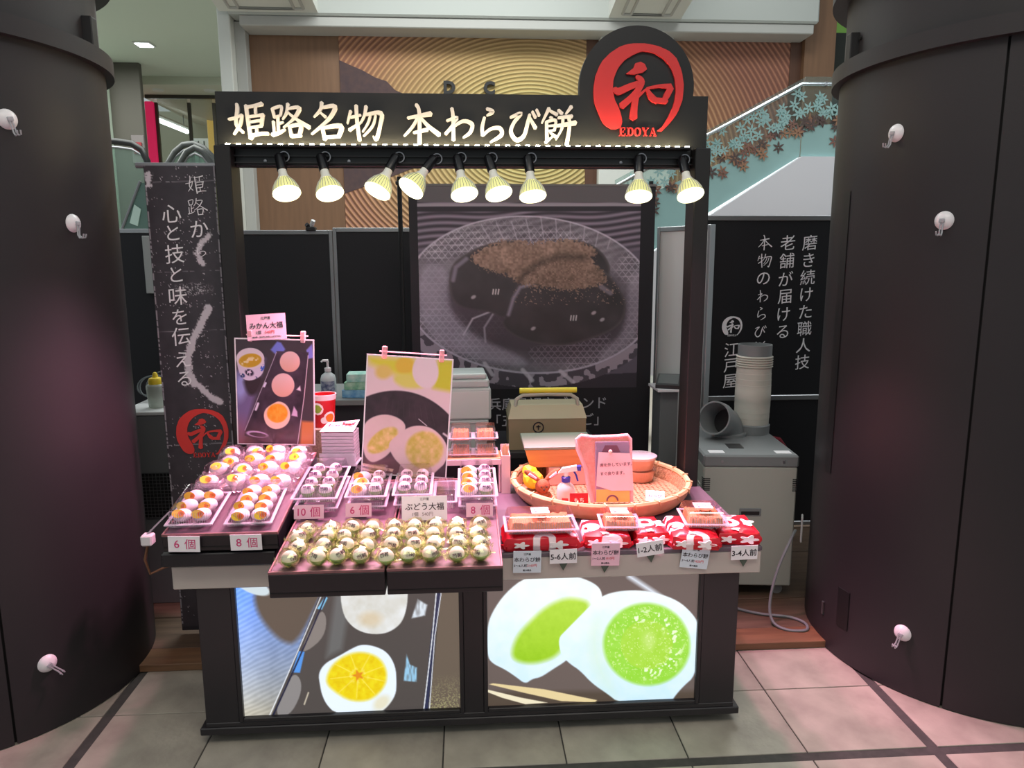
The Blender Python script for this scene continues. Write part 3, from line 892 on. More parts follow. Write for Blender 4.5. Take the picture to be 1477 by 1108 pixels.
def logo(parent, cx, cz, unit, y0, y1, mat, with_name=True, name_mat=None):
    """round brush ring with the brush character and the shop name under it; unit = metres per drawing unit"""
    X = lambda x: cx + (x - 560) * unit
    Z = lambda z: cz - (z - 560) * unit
    n = len(RING)
    b = B()
    # the ring as a strip of quads between outer and inner outline
    P = [(X(x), Z(z)) for x, z in RING]
    outer, inner = P[:22], P[22:][::-1]
    def resample(Q, k):
        L = [0]
        for a, c in zip(Q, Q[1:]): L.append(L[-1] + math.hypot(c[0] - a[0], c[1] - a[1]))
        out = []
        for i in range(k + 1):
            s_ = L[-1] * i / k
            j = max(0, min(len(Q) - 2, next((q for q in range(len(L) - 1) if L[q + 1] >= s_ - 1e-9), len(Q) - 2)))
            t = (s_ - L[j]) / max(1e-9, L[j + 1] - L[j])
            out.append((Q[j][0] + (Q[j + 1][0] - Q[j][0]) * t, Q[j][1] + (Q[j + 1][1] - Q[j][1]) * t))
        return out
    o_, i_ = resample(outer, 48), resample(inner, 48)
    for k in range(48):
        b.prism([o_[k], i_[k], i_[k + 1], o_[k + 1]], y0, y1)
    b.obj('logo_ring', mat, parent)
    c = B()
    for i, s_ in enumerate(WA):
        c.ribbon([(X(x), Z(z), w * unit) for x, z, w in s_], y0 - (0.0004 + 0.0004 * i) * min(1, abs(y1 - y0) / 0.01), y1)
    c.prism([(X(x), Z(z)) for x, z in WA_DOT], y0, y1)
    c.obj('logo_character', mat, parent)
    if with_name:
        serif_name(parent, X(384), Z(1008), 78 * unit, y0, y1, name_mat or mat)


# ---------------------------------------------------------------- the stall cart
black_p = M('cart_black', (38, 35, 39), 0.42, noise=(3, (32, 30, 34), 0.6))
cart = thing('display_cart', 'black market cart with two lit picture panels and a tall frame', 'cart', (0, 0, 0))
b = B().box(-0.9, 0.9, 0.02, 0.70, 0.05, 0.562, 0.002)
b.obj('cabinet_body', black_p, cart)
for x0, x1 in ((-0.9, -0.79), (-0.037, 0.03), (0.777, 0.9)):
    B().box(x0, x1, -0.008, 0.02, 0.06, 0.562, 0.002).obj('stile', black_p, cart)
B().box(-0.92, 0.92, -0.014, 0.72, 0.035, 0.062, 0.003).obj('base_frame', black_p, cart)
B().box(-0.9, 0.9, -0.010, 0.02, 0.062, 0.078, 0.002).obj('bottom_rail', black_p, cart)
for x0, x1 in ((-0.79, -0.037), (0.03, 0.777)):      # raised picture frames
    f = B()
    f.box(x0, x0 + 0.014, -0.012, 0.02, 0.078, 0.562, 0.002).box(x1 - 0.014, x1, -0.012, 0.02, 0.078, 0.562, 0.002).box(x0 + 0.014, x1 - 0.014, -0.012, 0.02, 0.078, 0.092, 0.002)
    f.obj('picture_frame', black_p, cart)
B().box(-0.965, 0.965, -0.022, 0.755, 0.562, 0.640, 0.003).obj('apron', M('apron_grey', (190, 182, 174), 0.4, noise=(2, (176, 168, 162), 0.6)), cart)
B().box(-0.967, 0.967, -0.024, 0.76, 0.640, 0.655, 0.002).obj('countertop', M('counter_slate', (92, 82, 92), 0.4), cart)
for sx in (-1, 1):
    B().box(sx * 0.925 - 0.03, sx * 0.925 + 0.03, 0.64, 0.755, 0.655, 2.035, 0.003).obj('frame_post', M('frame_brown_black', (29, 26, 26), 0.42), cart)
    for yc in (0.12, 0.6):
        B().lathe([(0, -0.012), (0.018, -0.012), (0.018, 0.012), (0, 0.012)], (sx * 0.78, yc, 0.018), 14, axis='y').obj('caster', rub, cart, True)
bm_ = B().box(-0.895, 0.895, 0.70, 0.755, 1.965, 2.035, 0.003).obj('top_beam', M('frame_black', (22, 21, 23), 0.4), cart)
B().box(-0.895, 0.895, 0.685, 0.70, 2.000, 2.006).box(-0.895, 0.895, 0.685, 0.70, 1.975, 1.980).obj('lamp_track', M('frame_black'), cart)
for xx in (-0.78, -0.46, 0.61):
    B().lathe([(0, 0), (0.006, 0.001), (0.007, 0.005)], (xx, 0.694, 1.985), 10, axis='y').obj('screw', steel, cart)


def paint_orange(img, X, Y):
    img[:] = (78, 72, 70)
    st_ = 9 * np.sin((X * 0.5 + Y) / 5.0 + 3 * noise2(X, Y, 80, 91)) + 14 * (fbm(X, Y, 40, 92) - .5)
    g = np.clip((X - 40) / 420, 0, 1)
    # bright blue sheen of the left table
    table = m_poly(X, Y, [(30, 40), (560, 130), (250, 900), (30, 900)], 6)
    v = np.clip((Y - 60) / 800, 0, 1)
    col = np.stack([96 + 70 * v + st_, 140 + 22 * v + st_, 232 - 82 * v + st_], -1)
    col = col * (1 + 0.25 * (1 - np.clip((X - 60) / 200, 0, 1)))[..., None]
    img += (col - img) * table[..., None]
    put(img, m_poly(X, Y, smooth_poly([(150, 90), (300, 40), (600, 90), (560, 160), (420, 430), (330, 420), (230, 320), (165, 210)]), 40) * table, (96, 84, 74))
    put(img, m_ell(X, Y, 150, 70, 110, 42, 22, 0.2), (206, 220, 226))
    # dark lacquer plate
    put(img, m_poly(X, Y, [(590, 130), (1290, 120), (1230, 860), (270, 900)], 5), (80, 74, 72))
    put(img, m_poly(X, Y, [(660, 130), (760, 130), (700, 470), (600, 520)], 40), (104, 104, 104))
    put(img, m_poly(X, Y, smooth_poly([(560, 215), (608, 260), (590, 390), (480, 480), (440, 470)]), 5), (134, 126, 122))
    put(img, m_poly(X, Y, smooth_poly([(400, 610), (446, 660), (440, 760), (370, 890), (275, 890), (340, 700)]), 5), (138, 134, 134))
    put(img, m_poly(X, Y, [(545, 215), (600, 135), (612, 150), (575, 220)], 5), (130, 200, 240))
    put(img, m_poly(X, Y, [(385, 610), (430, 475), (466, 480), (436, 612)], 6), (86, 150, 230))
    put(img, m_line(X, Y, [(570, 140), (240, 900)], 5), (240, 244, 250))
    put(img, m_line(X, Y, [(600, 140), (262, 900)], 10), (34, 36, 60))
    # right plate rim and mat
    put(img, m_poly(X, Y, [(1330, 120), (1450, 120), (1450, 860), (1245, 860)], 4), (104, 92, 80))
    sp = (noise2(X, Y, 5, 5) > 0.62) * np.clip((Y - 620) / 240, 0, 1) * (X > 1240 + (860 - Y) * 0.11)
    put(img, sp * 0.8, (170, 166, 118))
    put(img, m_line(X, Y, [(1318, 120), (1275, 380), (1222, 870)], 26), (46, 50, 78))
    put(img, m_line(X, Y, [(1300, 120), (1270, 400), (1208, 870)], 6), (236, 240, 246))
    put(img, m_line(X, Y, [(1332, 120), (1285, 400), (1244, 870)], 5), (226, 230, 240))
    # window glints
    gl = np.clip(0.35 + 0.9 * noise2(X * 1.0, Y * 0.25, 9, 93), 0, 1)
    put(img, m_poly(X, Y, [(1180, 170), (1240, 205), (1225, 270), (1140, 285)], 10) * gl, (215, 225, 235))
    put(img, m_poly(X, Y, [(1105, 505), (1125, 570), (1170, 590), (1165, 680), (1085, 672)], 8) * gl, (150, 200, 232))
    put(img, m_line(X, Y, [(488, 740), (462, 815)], 8, 5), (200, 190, 170))
    # whole daifuku
    n = fbm(X, Y, 60, 3)
    m = m_poly(X, Y, smooth_poly([(690, 60), (1115, 60), (1118, 180), (1090, 290), (1040, 345), (960, 380), (850, 375), (760, 330), (700, 240)]), 6)
    q = np.clip((X - 700) / 400, 0, 1)
    img += (np.stack([236 - 30 * n, 240 - 36 * n, 244 - 50 * n], -1) - img) * m[..., None]
    put(img, m_ell(X, Y, 880, 285, 70, 45, 0, 0.9) * m * 0.5, (214, 186, 140))
    # cut daifuku with orange
    out = smooth_poly([(550, 620), (590, 555), (680, 510), (760, 465), (820, 440), (900, 450), (985, 490), (1035, 580), (1040, 680), (1035, 760), (980, 840), (920, 880), (660, 880), (600, 820), (570, 750), (560, 690)])
    m = m_poly(X, Y, out, 7)
    put(img, m, (232, 244, 255))
    put(img, m_ell(X, Y, 945, 810, 60, 40, -40, 0.8) * m * 0.6, (222, 208, 160))
    om = m_poly(X, Y, smooth_poly([(600, 640), (640, 560), (730, 500), (830, 485), (930, 520), (980, 600), (975, 690), (920, 760), (850, 800), (740, 795), (650, 735), (605, 690)]), 26)
    nn = fbm(X, Y, 26, 9)
    col = np.stack([226 + 18 * nn, 192 + 34 * nn, 4 + 30 * nn], -1)
    img += (col - img) * om[..., None]
    for k in range(9):
        a = k * 2 * math.pi / 9 + 0.25
        put(img, m_line(X, Y, [(800 + 40 * math.cos(a), 636 + 30 * math.sin(a)), (800 + 175 * math.cos(a), 640 + 140 * math.sin(a))], 4, 9) * om * 0.75, (255, 240, 130))
    star = [(800 + (44 if k % 2 else 18) * math.cos(k * math.pi / 5), 634 + (40 if k % 2 else 16) * math.sin(k * math.pi / 5)) for k in range(10)]
    put(img, m_poly(X, Y, star, 6), (226, 142, 30))
    put(img, np.clip(m_ell(X, Y, 800, 636, 60, 46, 0, 0.6) - m_ell(X, Y, 800, 636, 40, 32, 0, 0.6), 0, 1) * (noise2(X, Y, 16, 4) > .45) * 0.8, (250, 232, 120))


def paint_grape(img, X, Y):
    img[:] = (104, 92, 88)
    put(img, np.clip((Y - 820) / 40, 0, 1), (84, 72, 62))
    put(img, m_line(X, Y, [(975, 95), (1120, 190), (1180, 230)], 26, 30), (226, 236, 250))
    # chopsticks
    put(img, m_poly(X, Y, [(70, 790), (95, 783), (420, 825), (760, 900), (745, 915), (530, 905), (300, 850)], 5), (226, 206, 156))
    put(img, m_poly(X, Y, [(60, 825), (270, 880), (440, 915), (300, 925), (150, 880), (60, 842)], 5), (236, 226, 196))
    n = fbm(X, Y, 70, 2)
    def white(P, lx):
        m = m_poly(X, Y, smooth_poly(P), 8)
        t = np.clip((Y - 90) / 780, 0, 1)
        col = np.stack([250 - 34 * t - 18 * n, 254 - 14 * t - 8 * n, 252 - 0 * t], -1)
        img[:] = img + (col - img) * m[..., None]
        return m
    m1 = white([(60, 420), (90, 320), (180, 190), (310, 90), (480, 82), (620, 86), (740, 130), (795, 180), (800, 260), (700, 400), (640, 560), (560, 640), (480, 690), (400, 745), (345, 755), (300, 790), (240, 740), (170, 690), (90, 650), (60, 600)], 0)
    g1 = m_poly(X, Y, smooth_poly([(215, 570), (250, 470), (330, 380), (440, 280), (560, 228), (650, 235), (720, 260), (700, 340), (600, 430), (540, 560), (480, 620), (360, 655), (270, 645), (225, 620)]), 40)
    t = np.clip((Y - 230) / 420, 0, 1)
    nn = fbm(X, Y, 30, 12)
    img += (np.stack([172 - 30 * t + 14 * nn, 214 - 18 * t + 10 * nn, 62 - 40 * t + 14 * nn], -1) - img) * g1[..., None]
    # front half
    P2 = [(512, 490), (560, 440), (650, 350), (720, 280), (800, 215), (900, 188), (1030, 182), (1150, 200), (1290, 250), (1380, 330), (1425, 400), (1420, 560), (1400, 740), (1320, 810), (1260, 880), (1240, 920), (900, 920), (830, 860), (730, 790), (650, 700), (590, 660), (530, 600)]
    m2 = white(P2, 0)
    put(img, m_poly(X, Y, smooth_poly([(700, 420), (800, 300), (790, 560), (860, 780), (900, 900), (760, 780), (690, 600)]), 120) * m2 * 0.45, (206, 232, 196))
    g2 = m_ell(X, Y, 1085, 535, 282, 268, 10, 0.10)
    r_ = np.hypot((X - 1085) / 282, (Y - 535) / 268)
    img += (np.stack([158 + 16 * nn - 14 * (r_ > .6), 212 + 10 * nn, 52 + 30 * nn], -1) - img) * g2[..., None]
    th = np.arctan2(Y - 535, X - 1085)
    spk = (noise2(X + Y * 0.4, Y, 15, 21) > 0.60) * (noise2(X, Y, 34, 22) > 0.42)
    zone = np.clip(1 - np.abs(r_ - 0.68) / 0.26, 0, 1) * (np.cos(th + 0.25) > -0.35)
    put(img, np.clip(spk * zone * 1.3, 0, 1) * g2, (232, 248, 208))
    put(img, m_ell(X, Y, 1100, 505, 40, 60, 0, 1.0) * 0.55, (206, 232, 150))
    spk2 = (noise2(X, Y, 8, 31) > 0.80) * (r_ < 0.95)
    put(img, spk2 * 0.6 * g2, (226, 246, 180))


glow = paint_mat('backlit_print', emission=1.0, rough=0.25, base=0.25)
painted('lit_picture', 0.728, 0.472, 340, 220, [(38, 55), (1443, 50), (1445, 846), (92, 890)], paint_orange, glow, cart, (-0.4135, 0.004, 0.090))['label'] = 'backlit photo of a cut orange daifuku'
painted('lit_picture', 0.722, 0.472, 340, 220, [(60, 92), (1432, 66), (1390, 890), (60, 940)], paint_grape, glow, cart, (0.4035, 0.004, 0.090))['label'] = 'backlit photo of a cut green grape daifuku'

# ---------------------------------------------------------------- sign board over the stall
sign = thing('shop_sign', 'long black shop sign with white brush characters and red round logo', 'sign', (0, 0.70, 2.035))
dcx, dcz, dr = 0.668, 0.236, 0.228
pts = [(-0.955, 0.0), (0.955, 0.0), (0.955, 0.205)]
a0 = math.asin((0.205 - dcz) / dr); 
n = 48
for k in range(n + 1):
    a = a0 + (math.pi - 2 * a0) * k / n
    pts.append((dcx + dr * math.cos(a), dcz + dr * math.sin(a)))
pts += [(-0.955, 0.205)]
B().prism(pts, 0.0, 0.035).obj('board', M('sign_black', (24, 24, 27), 0.5, noise=(8, (20, 20, 23), 0.6)), sign)
wl_ = M('sign_letter_white', (216, 208, 206), 0.45)
for D, x_o, z_o, sc_ in ((BRUSH_A, -0.926, 0.188, 0.6855 / 1477), (BRUSH_B, -0.262, 0.190, 0.7085 / 1477)):
    for ch, strokes in D.items():
        b = B()
        xs_ = [p[0] for s_ in strokes for p in s_]
        xc = (min(xs_) + max(xs_)) / 2
        for i, s_ in enumerate(strokes):
            b.ribbon([((x - xc) * sc_, -z * sc_, (w * 1.05 + 2) * sc_) for x, z, w in s_], -0.012 - 0.0004 * i, 0)
        b.obj('sign_character', wl_, sign, loc=(x_o + xc * sc_, 0, z_o))
logo(sign, 0.672, 0.237, 0.46 / 1108 * 1.0, -0.012, 0, M('logo_red', (206, 48, 50), 0.45))
B().box(-0.93, 0.88, -0.056, 0.0, -0.004, 0.004, 0.001).obj('strip_ledge', M('frame_black'), sign)
led_m = M('led_warm', (255, 250, 230), 0.4, emit=((255, 236, 184), 240))
led_me = B().box(-0.008, 0.008, -0.004, 0.004, 0, 0.004, 0.001).mesh('led')
for k in range(46):
    link('led', led_me, led_m, sign, (-0.905 + k * 0.0393, -0.046, 0.004))

# ---------------------------------------------------------------- spot lamps on the beam
bulb_white = M('bulb_ceramic', (236, 234, 226), 0.35, emit=((255, 250, 225), 0.05))
fin_m = M('bulb_fin', (190, 190, 178), 0.4)
glowb = M('bulb_reflector', (230, 226, 170), 0.3, emit=((232, 232, 130), 0.50))
lens_m = M('bulb_lens', (255, 255, 250), 0.3, emit=((255, 250, 196), 2.6))
sock_m = M('socket_black', (20, 20, 24), 0.3)
prof = [(0.0155, 0.0), (0.0165, 0.02), (0.019, 0.028), (0.026, 0.042), (0.038, 0.058), (0.047, 0.077), (0.0520, 0.100)]
neck = prof[:4]
P_neck = B().lathe([(0, 0)] + neck, seg=28).mesh('bulb_neck', True)
P_body = B().lathe([(r - 0.002, z) for r, z in prof[3:]], seg=40).mesh('reflector', True)
fb = B()
for k in range(26):
    a = 2 * math.pi * k / 26
    for (r0, z0), (r1, z1) in zip(prof[3:], prof[4:]):
        c_, s_ = math.cos(a), math.sin(a)
        t_ = 0.0016
        fb.faces([((r0 - .003) * c_ - t_ * s_, (r0 - .003) * s_ + t_ * c_, z0), ((r0 + .0012) * c_, (r0 + .0012) * s_, z0), ((r0 - .003) * c_ + t_ * s_, (r0 - .003) * s_ - t_ * c_, z0),
                  ((r1 - .003) * c_ - t_ * s_, (r1 - .003) * s_ + t_ * c_, z1), ((r1 + .0012) * c_, (r1 + .0012) * s_, z1), ((r1 - .003) * c_ + t_ * s_, (r1 - .003) * s_ - t_ * c_, z1)], [(0, 1, 4, 3), (1, 2, 5, 4)])
P_fin = fb.mesh('cooling_fins')
P_lens = B().lathe([(0.0520, 0.099), (0.0525, 0.104), (0.049, 0.109), (0.036, 0.113), (0, 0.115)], seg=32).mesh('lens', True, 60)
P_sock = B().lathe([(0, -0.062), (0.016, -0.062), (0.019, -0.056), (0.019, 0.004), (0.016, 0.006)], seg=20).mesh('socket', True)
P_ring = B().lathe([(0.017, -0.004), (0.021, -0.004), (0.021, 0.004), (0.017, 0.004), (0.017, -0.004)], seg=20, axis='y').mesh('swivel_ring', True)
P_knuckle = B().ball((0, 0, 0), 0.011, 12, 8).mesh('swivel_knuckle', True)
lamps = [  # base x, base z, tip x, tip z, tip y, colour, power, words
    (-0.718, 1.995, -0.682, 1.852, 0.600, 0, 'leftmost lit spot lamp, over the orange daifuku poster'),
    (-0.561, 1.995, -0.520, 1.848, 0.600, 1, 'second lit spot lamp from the left, beside the leftmost'),
    (-0.278, 1.995, -0.350, 1.852, 0.600, 0, 'third lit spot lamp from the left, aimed steeply to the left'),
    (-0.132, 1.990, -0.222, 1.866, 0.595, 1, 'fourth lit spot lamp from the left, most tilted of all'),
    (-0.038, 1.995, -0.012, 1.848, 0.600, 0, 'fifth lit spot lamp from the left, in front of the big poster'),
    (0.083, 1.995, 0.120, 1.852, 0.600, 1, 'sixth lit spot lamp from the left, tilted to the right'),
    (0.237, 1.995, 0.252, 1.840, 0.610, 0, 'seventh lit spot lamp from the left, right edge of the middle group'),
    (0.675, 1.995, 0.665, 1.845, 0.610, 1, 'eighth lit spot lamp from the left, below the red logo'),
    (0.850, 1.992, 0.868, 1.840, 0.590, 0, 'rightmost lit spot lamp, in front of the right post')]
PINK = [(1.0, 0.35, 0.54), (1.0, 0.48, 0.66)]
for (bx, bz, tx, tz, ty, ci, lab) in lamps:
    base = Vector((bx, 0.665, bz)); tip = Vector((tx, ty, tz))
    d = (tip - base).normalized()
    q = d.to_track_quat('Z', 'Y')
    t = thing('spot_lamp', lab, 'lamp', base, (0, 0, 0), 'lit spot lamps along the beam')
    t.rotation_mode = 'QUATERNION'; t.rotation_quaternion = q
    for nm, me, mt, z in (('socket', P_sock, sock_m, 0.065), ('bulb_neck', P_neck, bulb_white, 0.068), ('reflector', P_body, glowb, 0.068), ('cooling_fins', P_fin, fin_m, 0.068), ('lens', P_lens, lens_m, 0.068)):
        link(nm, me, mt, t, (0, 0, z - 0.012))
    iq = q.inverted()
    r_ = link('swivel_ring', P_ring, steel, t, iq @ Vector((0.014, 0.018, 0.004))); r_.rotation_mode = 'QUATERNION'; r_.rotation_quaternion = iq
    link('swivel_knuckle', P_knuckle, steel, t, (0, 0, -0.008))
    ld = bpy.data.lights.new('spot_lamp_light', 'SPOT')
    ld.energy = 72; ld.color = PINK[ci]; ld.spot_size = R(78); ld.spot_blend = 0.6; ld.shadow_soft_size = 0.04
    lo_ = bpy.data.objects.new('spot_lamp_light', ld); COL.objects.link(lo_)
    lo_.parent = t; lo_.location = (0, 0, 0.19); lo_.rotation_euler = (math.pi, 0, 0)

# ---------------------------------------------------------------- worn banner at the left post
ban = thing('vertical_banner', 'worn black vertical banner with white brush writing and red logo', 'banner', (-1.108, 0.70, 0.0))


def paint_banner(img, X, Y):
    img[:] = (62, 56, 62)
    n = fbm(X, Y, 40, 8)
    img += ((n - 0.5) * 16)[..., None]
    put(img, np.clip((1 - np.abs(X) / 6) , 0, 1) * 0.0, (0, 0, 0))
    sp = (noise2(X, Y, 3.2, 41) > 0.90) * (noise2(X, Y, 46, 42) > 0.50)
    put(img, sp * 0.9, (206, 196, 204))
    for k in range(2):
        e = (np.abs(X - (4 if k == 0 else 264)) < 3) * (noise2(X * 0 + k * 9, Y, 6, 50 + k) > 0.42)
        put(img, e * 0.8, (176, 168, 176))
    for yy_, w in ((62, 2.4), (640, 1.6), (1105, 3), (405, 1.2), (1290, 1.6)):
        put(img, m_line(X, Y, [(0, yy_), (268, yy_ - 8)], w, 2) * (noise2(X, Y * 0, 14, int(yy_)) > 0.35) * 0.75, (188, 180, 188))
    put(img, (noise2(X, Y, 4, 61) > 0.62) * m_ell(X, Y, 150, 470, 70, 22, 0, 0.6) * 0.8, (200, 194, 200))
    # strips where the print has peeled off
    rag = (noise2(X, Y, 5, 71) - 0.5) * 14
    for P, w in (([(208, 545), (176, 602), (138, 668), (112, 742), (110, 800), (128, 850)], 30), ([(148, 860), (190, 905), (226, 926)], 26), ([(228, 262), (190, 300), (178, 330), (196, 372)], 20), ([(18, 30), (14, 70)], 22)):
        put(img, m_line(X + rag, Y, P, w, 5), (206, 198, 206))


painted('sheet', 0.268, 1.90, 110, 640, [(0, 0), (268, 0), (268, 1900), (0, 1900)], paint_banner, paint_mat('banner_print', 0, 0.35), ban, (0, 0, 0.065))
B().tube([(-0.165, 0.012, 1.968), (0.14, 0.012, 1.968)], 0.011, 10).obj('top_rod', M('rod_grey', (150, 150, 156), 0.35, 0.5), ban, True)
B().box(-0.136, 0.136, 0.004, 0.022, 1.935, 1.957, 0.002).obj('hem', M('hem_black', (44, 40, 46), 0.5), ban)
B().box(-0.136, 0.136, 0.003, 0.012, 0.045, 0.070, 0.002).obj('bottom_bar', M('hem_black'), ban)
B().tube([(0.11, 0.016, 1.968), (0.17, 0.02, 1.968)], 0.006, 8).obj('hanger', steel, ban, True)
ink = M('banner_ink_white', (240, 236, 240), 0.5)
for i, ch in enumerate('姫路から'):
    written('banner_character', ch, [0.076, 0.076, 0.072, 0.060][i], ink, ban, (0.058 + 0.001 * i, -0.0015, [1.895, 1.812, 1.728, 1.645][i]), 0.55)
for i, (ch, z) in enumerate(zip('心と技と味を伝える', (1.786, 1.713, 1.632, 1.552, 1.468, 1.385, 1.308, 1.215, 1.136))):
    written('banner_character', ch, 0.068 if ch in 'とをえる' else 0.074, ink, ban, (-0.042, -0.0015, z), 0.55)
logo(ban, 0.012, 0.918, 0.212 / 870, -0.003, -0.0005, M('banner_red', (222, 58, 54), 0.5))

# writing on the right partition
ink2 = M('panel_ink_white', (240, 238, 242), 0.5)
for col_, x_, z0, dz in (('磨き続けた職人技', 1.895, 1.693, -0.0955), ('老舗が届ける', 1.770, 1.693, -0.099), ('本物のわらび餅', 1.642, 1.693, -0.098), ('江戸屋', 1.480, 1.100, -0.090)):
    for i, ch in enumerate(col_):
        written('panel_character', ch, 0.084, ink2, rp_, (x_ - 1.27, -0.0145, z0 + dz * i - 0.03), 0.75)
logo(rp_, 1.477 - 1.27, 1.236 - 0.03, 0.118 / 870, -0.015, -0.013, ink2)
# ---------------------------------------------------------------- trays on the counter
T8, T4 = math.tan(R(8)), math.tan(R(4.5))
LT = lambda y: 0.765 + T8 * (y + 0.06)          # top of the left sloping tray
CT = lambda y: 0.725 + T4 * (y + 0.287)         # top of the two middle trays
tray_side = M('tray_black', (16, 15, 21), 0.45, noise=(14, (24, 22, 28), 0.5))
tray_top = M('tray_lacquer', (98, 72, 84), 0.42, noise=(120, (80, 58, 70), 0.6), stretch=(1, 0.2, 1))
rim_m = M('tray_rim', (150, 100, 100), 0.45, noise=(30, (96, 66, 72), 0.6))


def tray(label, x0, x1, y0, z0, tilt, d, h, group=None):
    t = thing('display_tray', label, 'tray', (x0, y0, z0), (R(tilt), 0, 0), group)
    w = x1 - x0
    B().box(0, w, 0, d, -h, -0.006, 0.002).obj('tray_body', tray_side, t)
    B().box(0.006, w - 0.006, 0.006, d - 0.006, -0.006, -0.0015).obj('tray_floor', tray_top, t)
    f = B().box(0, w, 0, 0.006, -0.006, 0.003, 0.001).box(0, w, d - 0.006, d, -0.006, 0.003, 0.001).box(0, 0.006, 0.006, d - 0.006, -0.006, 0.003, 0.001).box(w - 0.006, w, 0.006, d - 0.006, -0.006, 0.003, 0.001)
    f.obj('rim', rim_m, t)
    B().box(0.002, w - 0.002, -0.0015, 0.002, -h + 0.012, -h + 0.016).obj('edge_groove', M('groove_dark', (10, 10, 12), 0.6), t)
    return t


tray('black sloping tray of orange daifuku on the counter left end', -0.968, -0.612, -0.068, 0.764, 8, 0.64, 0.058)
sl = B().box(-0.978, -0.625, -0.062, 0.56, 0.656, 0.699, 0.003).obj('riser_board', tray_side)
setp(sl, 'flat black board under the orange daifuku tray', 'board')
rs = B().box(-0.96, -0.63, 0.40, 0.58, 0.6995, 0.762, 0.003).obj('riser_block', tray_side)
setp(rs, 'black block raising the back of the orange daifuku tray', 'block')
tray('black tray of wrapped grape daifuku, left of the middle pair', -0.588, -0.258, -0.287, 0.725, 4.5, 0.70, 0.080, 'pair of overhanging grape daifuku trays')
tray('black tray of wrapped grape daifuku, right of the middle pair', -0.252, 0.084, -0.287, 0.725, 4.5, 0.70, 0.080, 'pair of overhanging grape daifuku trays')
for x0, lab in ((-0.56, 'black wedge propping up the left grape tray'), (-0.22, 'black wedge propping up the right grape tray')):
    o = B().box(x0, x0 + 0.27, 0.22, 0.40, 0.656, 0.676, 0.002).obj('riser_block', tray_side)
    setp(o, lab, 'block')

# ---------------------------------------------------------------- grape daifuku in twisted film
mochi_m = M('mochi_white', (244, 238, 240), 0.55, bump=(90, 0.1))
film_m = clear('cellophane', (250, 254, 240), 0.16, 0.17, 0.35, mult=0.45, sheen=(236, 246, 190))
green_m = clear('green_film_print', (190, 224, 160), 0.28, 0.15, 0.3)
stamp_m = M('stamp_purple', (90, 40, 90), 0.5)
rw = random.Random(11)


def crumple(r, seed, squash=0.85, ears=True):
    rr = random.Random(seed)
    b = B()
    t = bmesh.new()
    bmesh.ops.create_icosphere(t, subdivisions=2, radius=r)
    for v in t.verts:
        k = rr.uniform(0.95, 1.26)
        if v.co.z < -0.3 * r: k = rr.uniform(0.98, 1.06)
        v.co = Vector((v.co.x * k, v.co.y * k, max(v.co.z * k * squash, -r * 0.92)))
    b._merge(t)
    if ears:
        for a0 in (rr.uniform(-0.5, 0.5), math.pi + rr.uniform(-0.5, 0.5)):
            c = Vector((math.cos(a0), math.sin(a0), 0))
            s_ = Vector((-math.sin(a0), math.cos(a0), 0))
            root = c * r * 0.95 + Vector((0, 0, -0.2 * r))
            vs = [root - s_ * r * 0.25, root + s_ * r * 0.25]
            n = 5
            tips = [root + c * r * rr.uniform(0.30, 0.55) + s_ * r * (0.8 * (k / (n - 1)) * 2 - 0.8) + Vector((0, 0, r * rr.uniform(-0.25, 0.55))) for k in range(n)]
            b.faces([root] + tips, [(0, k + 1, k + 2) for k in range(n - 1)])
    return b.mesh('film')


films = [crumple(0.0305, s_) for s_ in range(5)]
mo = B().ball((0, 0, 0), 0.0225, 18, 12, (1, 1, 0.95)).mesh('mochi', True)
gb = B().lathe([(0.0, -0.0234), (0.010, -0.0226), (0.0175, -0.0165), (0.0232, -0.008), (0.0242, -0.003)], seg=18).mesh('green_print', True)
stamp = text_mesh('葡萄', 0.0145, offset=0.02, extrude=0.0004)
colx = [-0.534, -0.453, -0.393, -0.326, -0.250, -0.190, -0.128, -0.052, 0.014]
rowy = [-0.250, -0.178, -0.116, -0.058]
rown = ['front row', 'second row', 'third row', 'back row']
for j, y in enumerate(rowy):
    for i, x in enumerate(colx):
        xx = x + rw.uniform(-0.006, 0.006) + (0.008 if j % 2 else 0); yy = y + rw.uniform(-0.008, 0.008)
        if i == 4 : xx -= 0.002
        t = thing('wrapped_daifuku', 'wrapped grape daifuku, %s from the left in the %s of the middle trays' % (ORD[i], rown[j]), 'daifuku', (xx, yy, CT(yy) + 0.0262), (R(4.5), 0, rw.uniform(-0.5, 0.5)), 'grape daifuku in clear film on the middle trays')
        link('mochi', mo, mochi_m, t)
        link('green_print', gb, green_m, t)
        link('film', films[rw.randrange(5)], film_m, t, rot=(0, 0, rw.uniform(-0.9, 0.9)))
        a = rw.uniform(-0.3, 0.6); e = rw.uniform(0.2, 0.75)
        sm = link('stamp', stamp, stamp_m, t)
        dv = Vector((math.sin(a) * math.cos(e), -math.cos(a) * math.cos(e), math.sin(e)))
        sm.location = dv * 0.0230
        sm.rotation_euler = (-e, rw.uniform(-0.4, 0.4), a)

# ---------------------------------------------------------------- orange daifuku in clear pouches
pouch_m = clear('pouch_film', (252, 244, 250), 0.24, 0.20, 0.3, mult=0.40, sheen=True, bump=(60, 0.8))
yel_m = M('sticker_yellow', (250, 206, 60), 0.4)
org_m = M('sticker_orange', (240, 120, 30), 0.4)
wh_m = M('sticker_white', (250, 240, 240), 0.4)


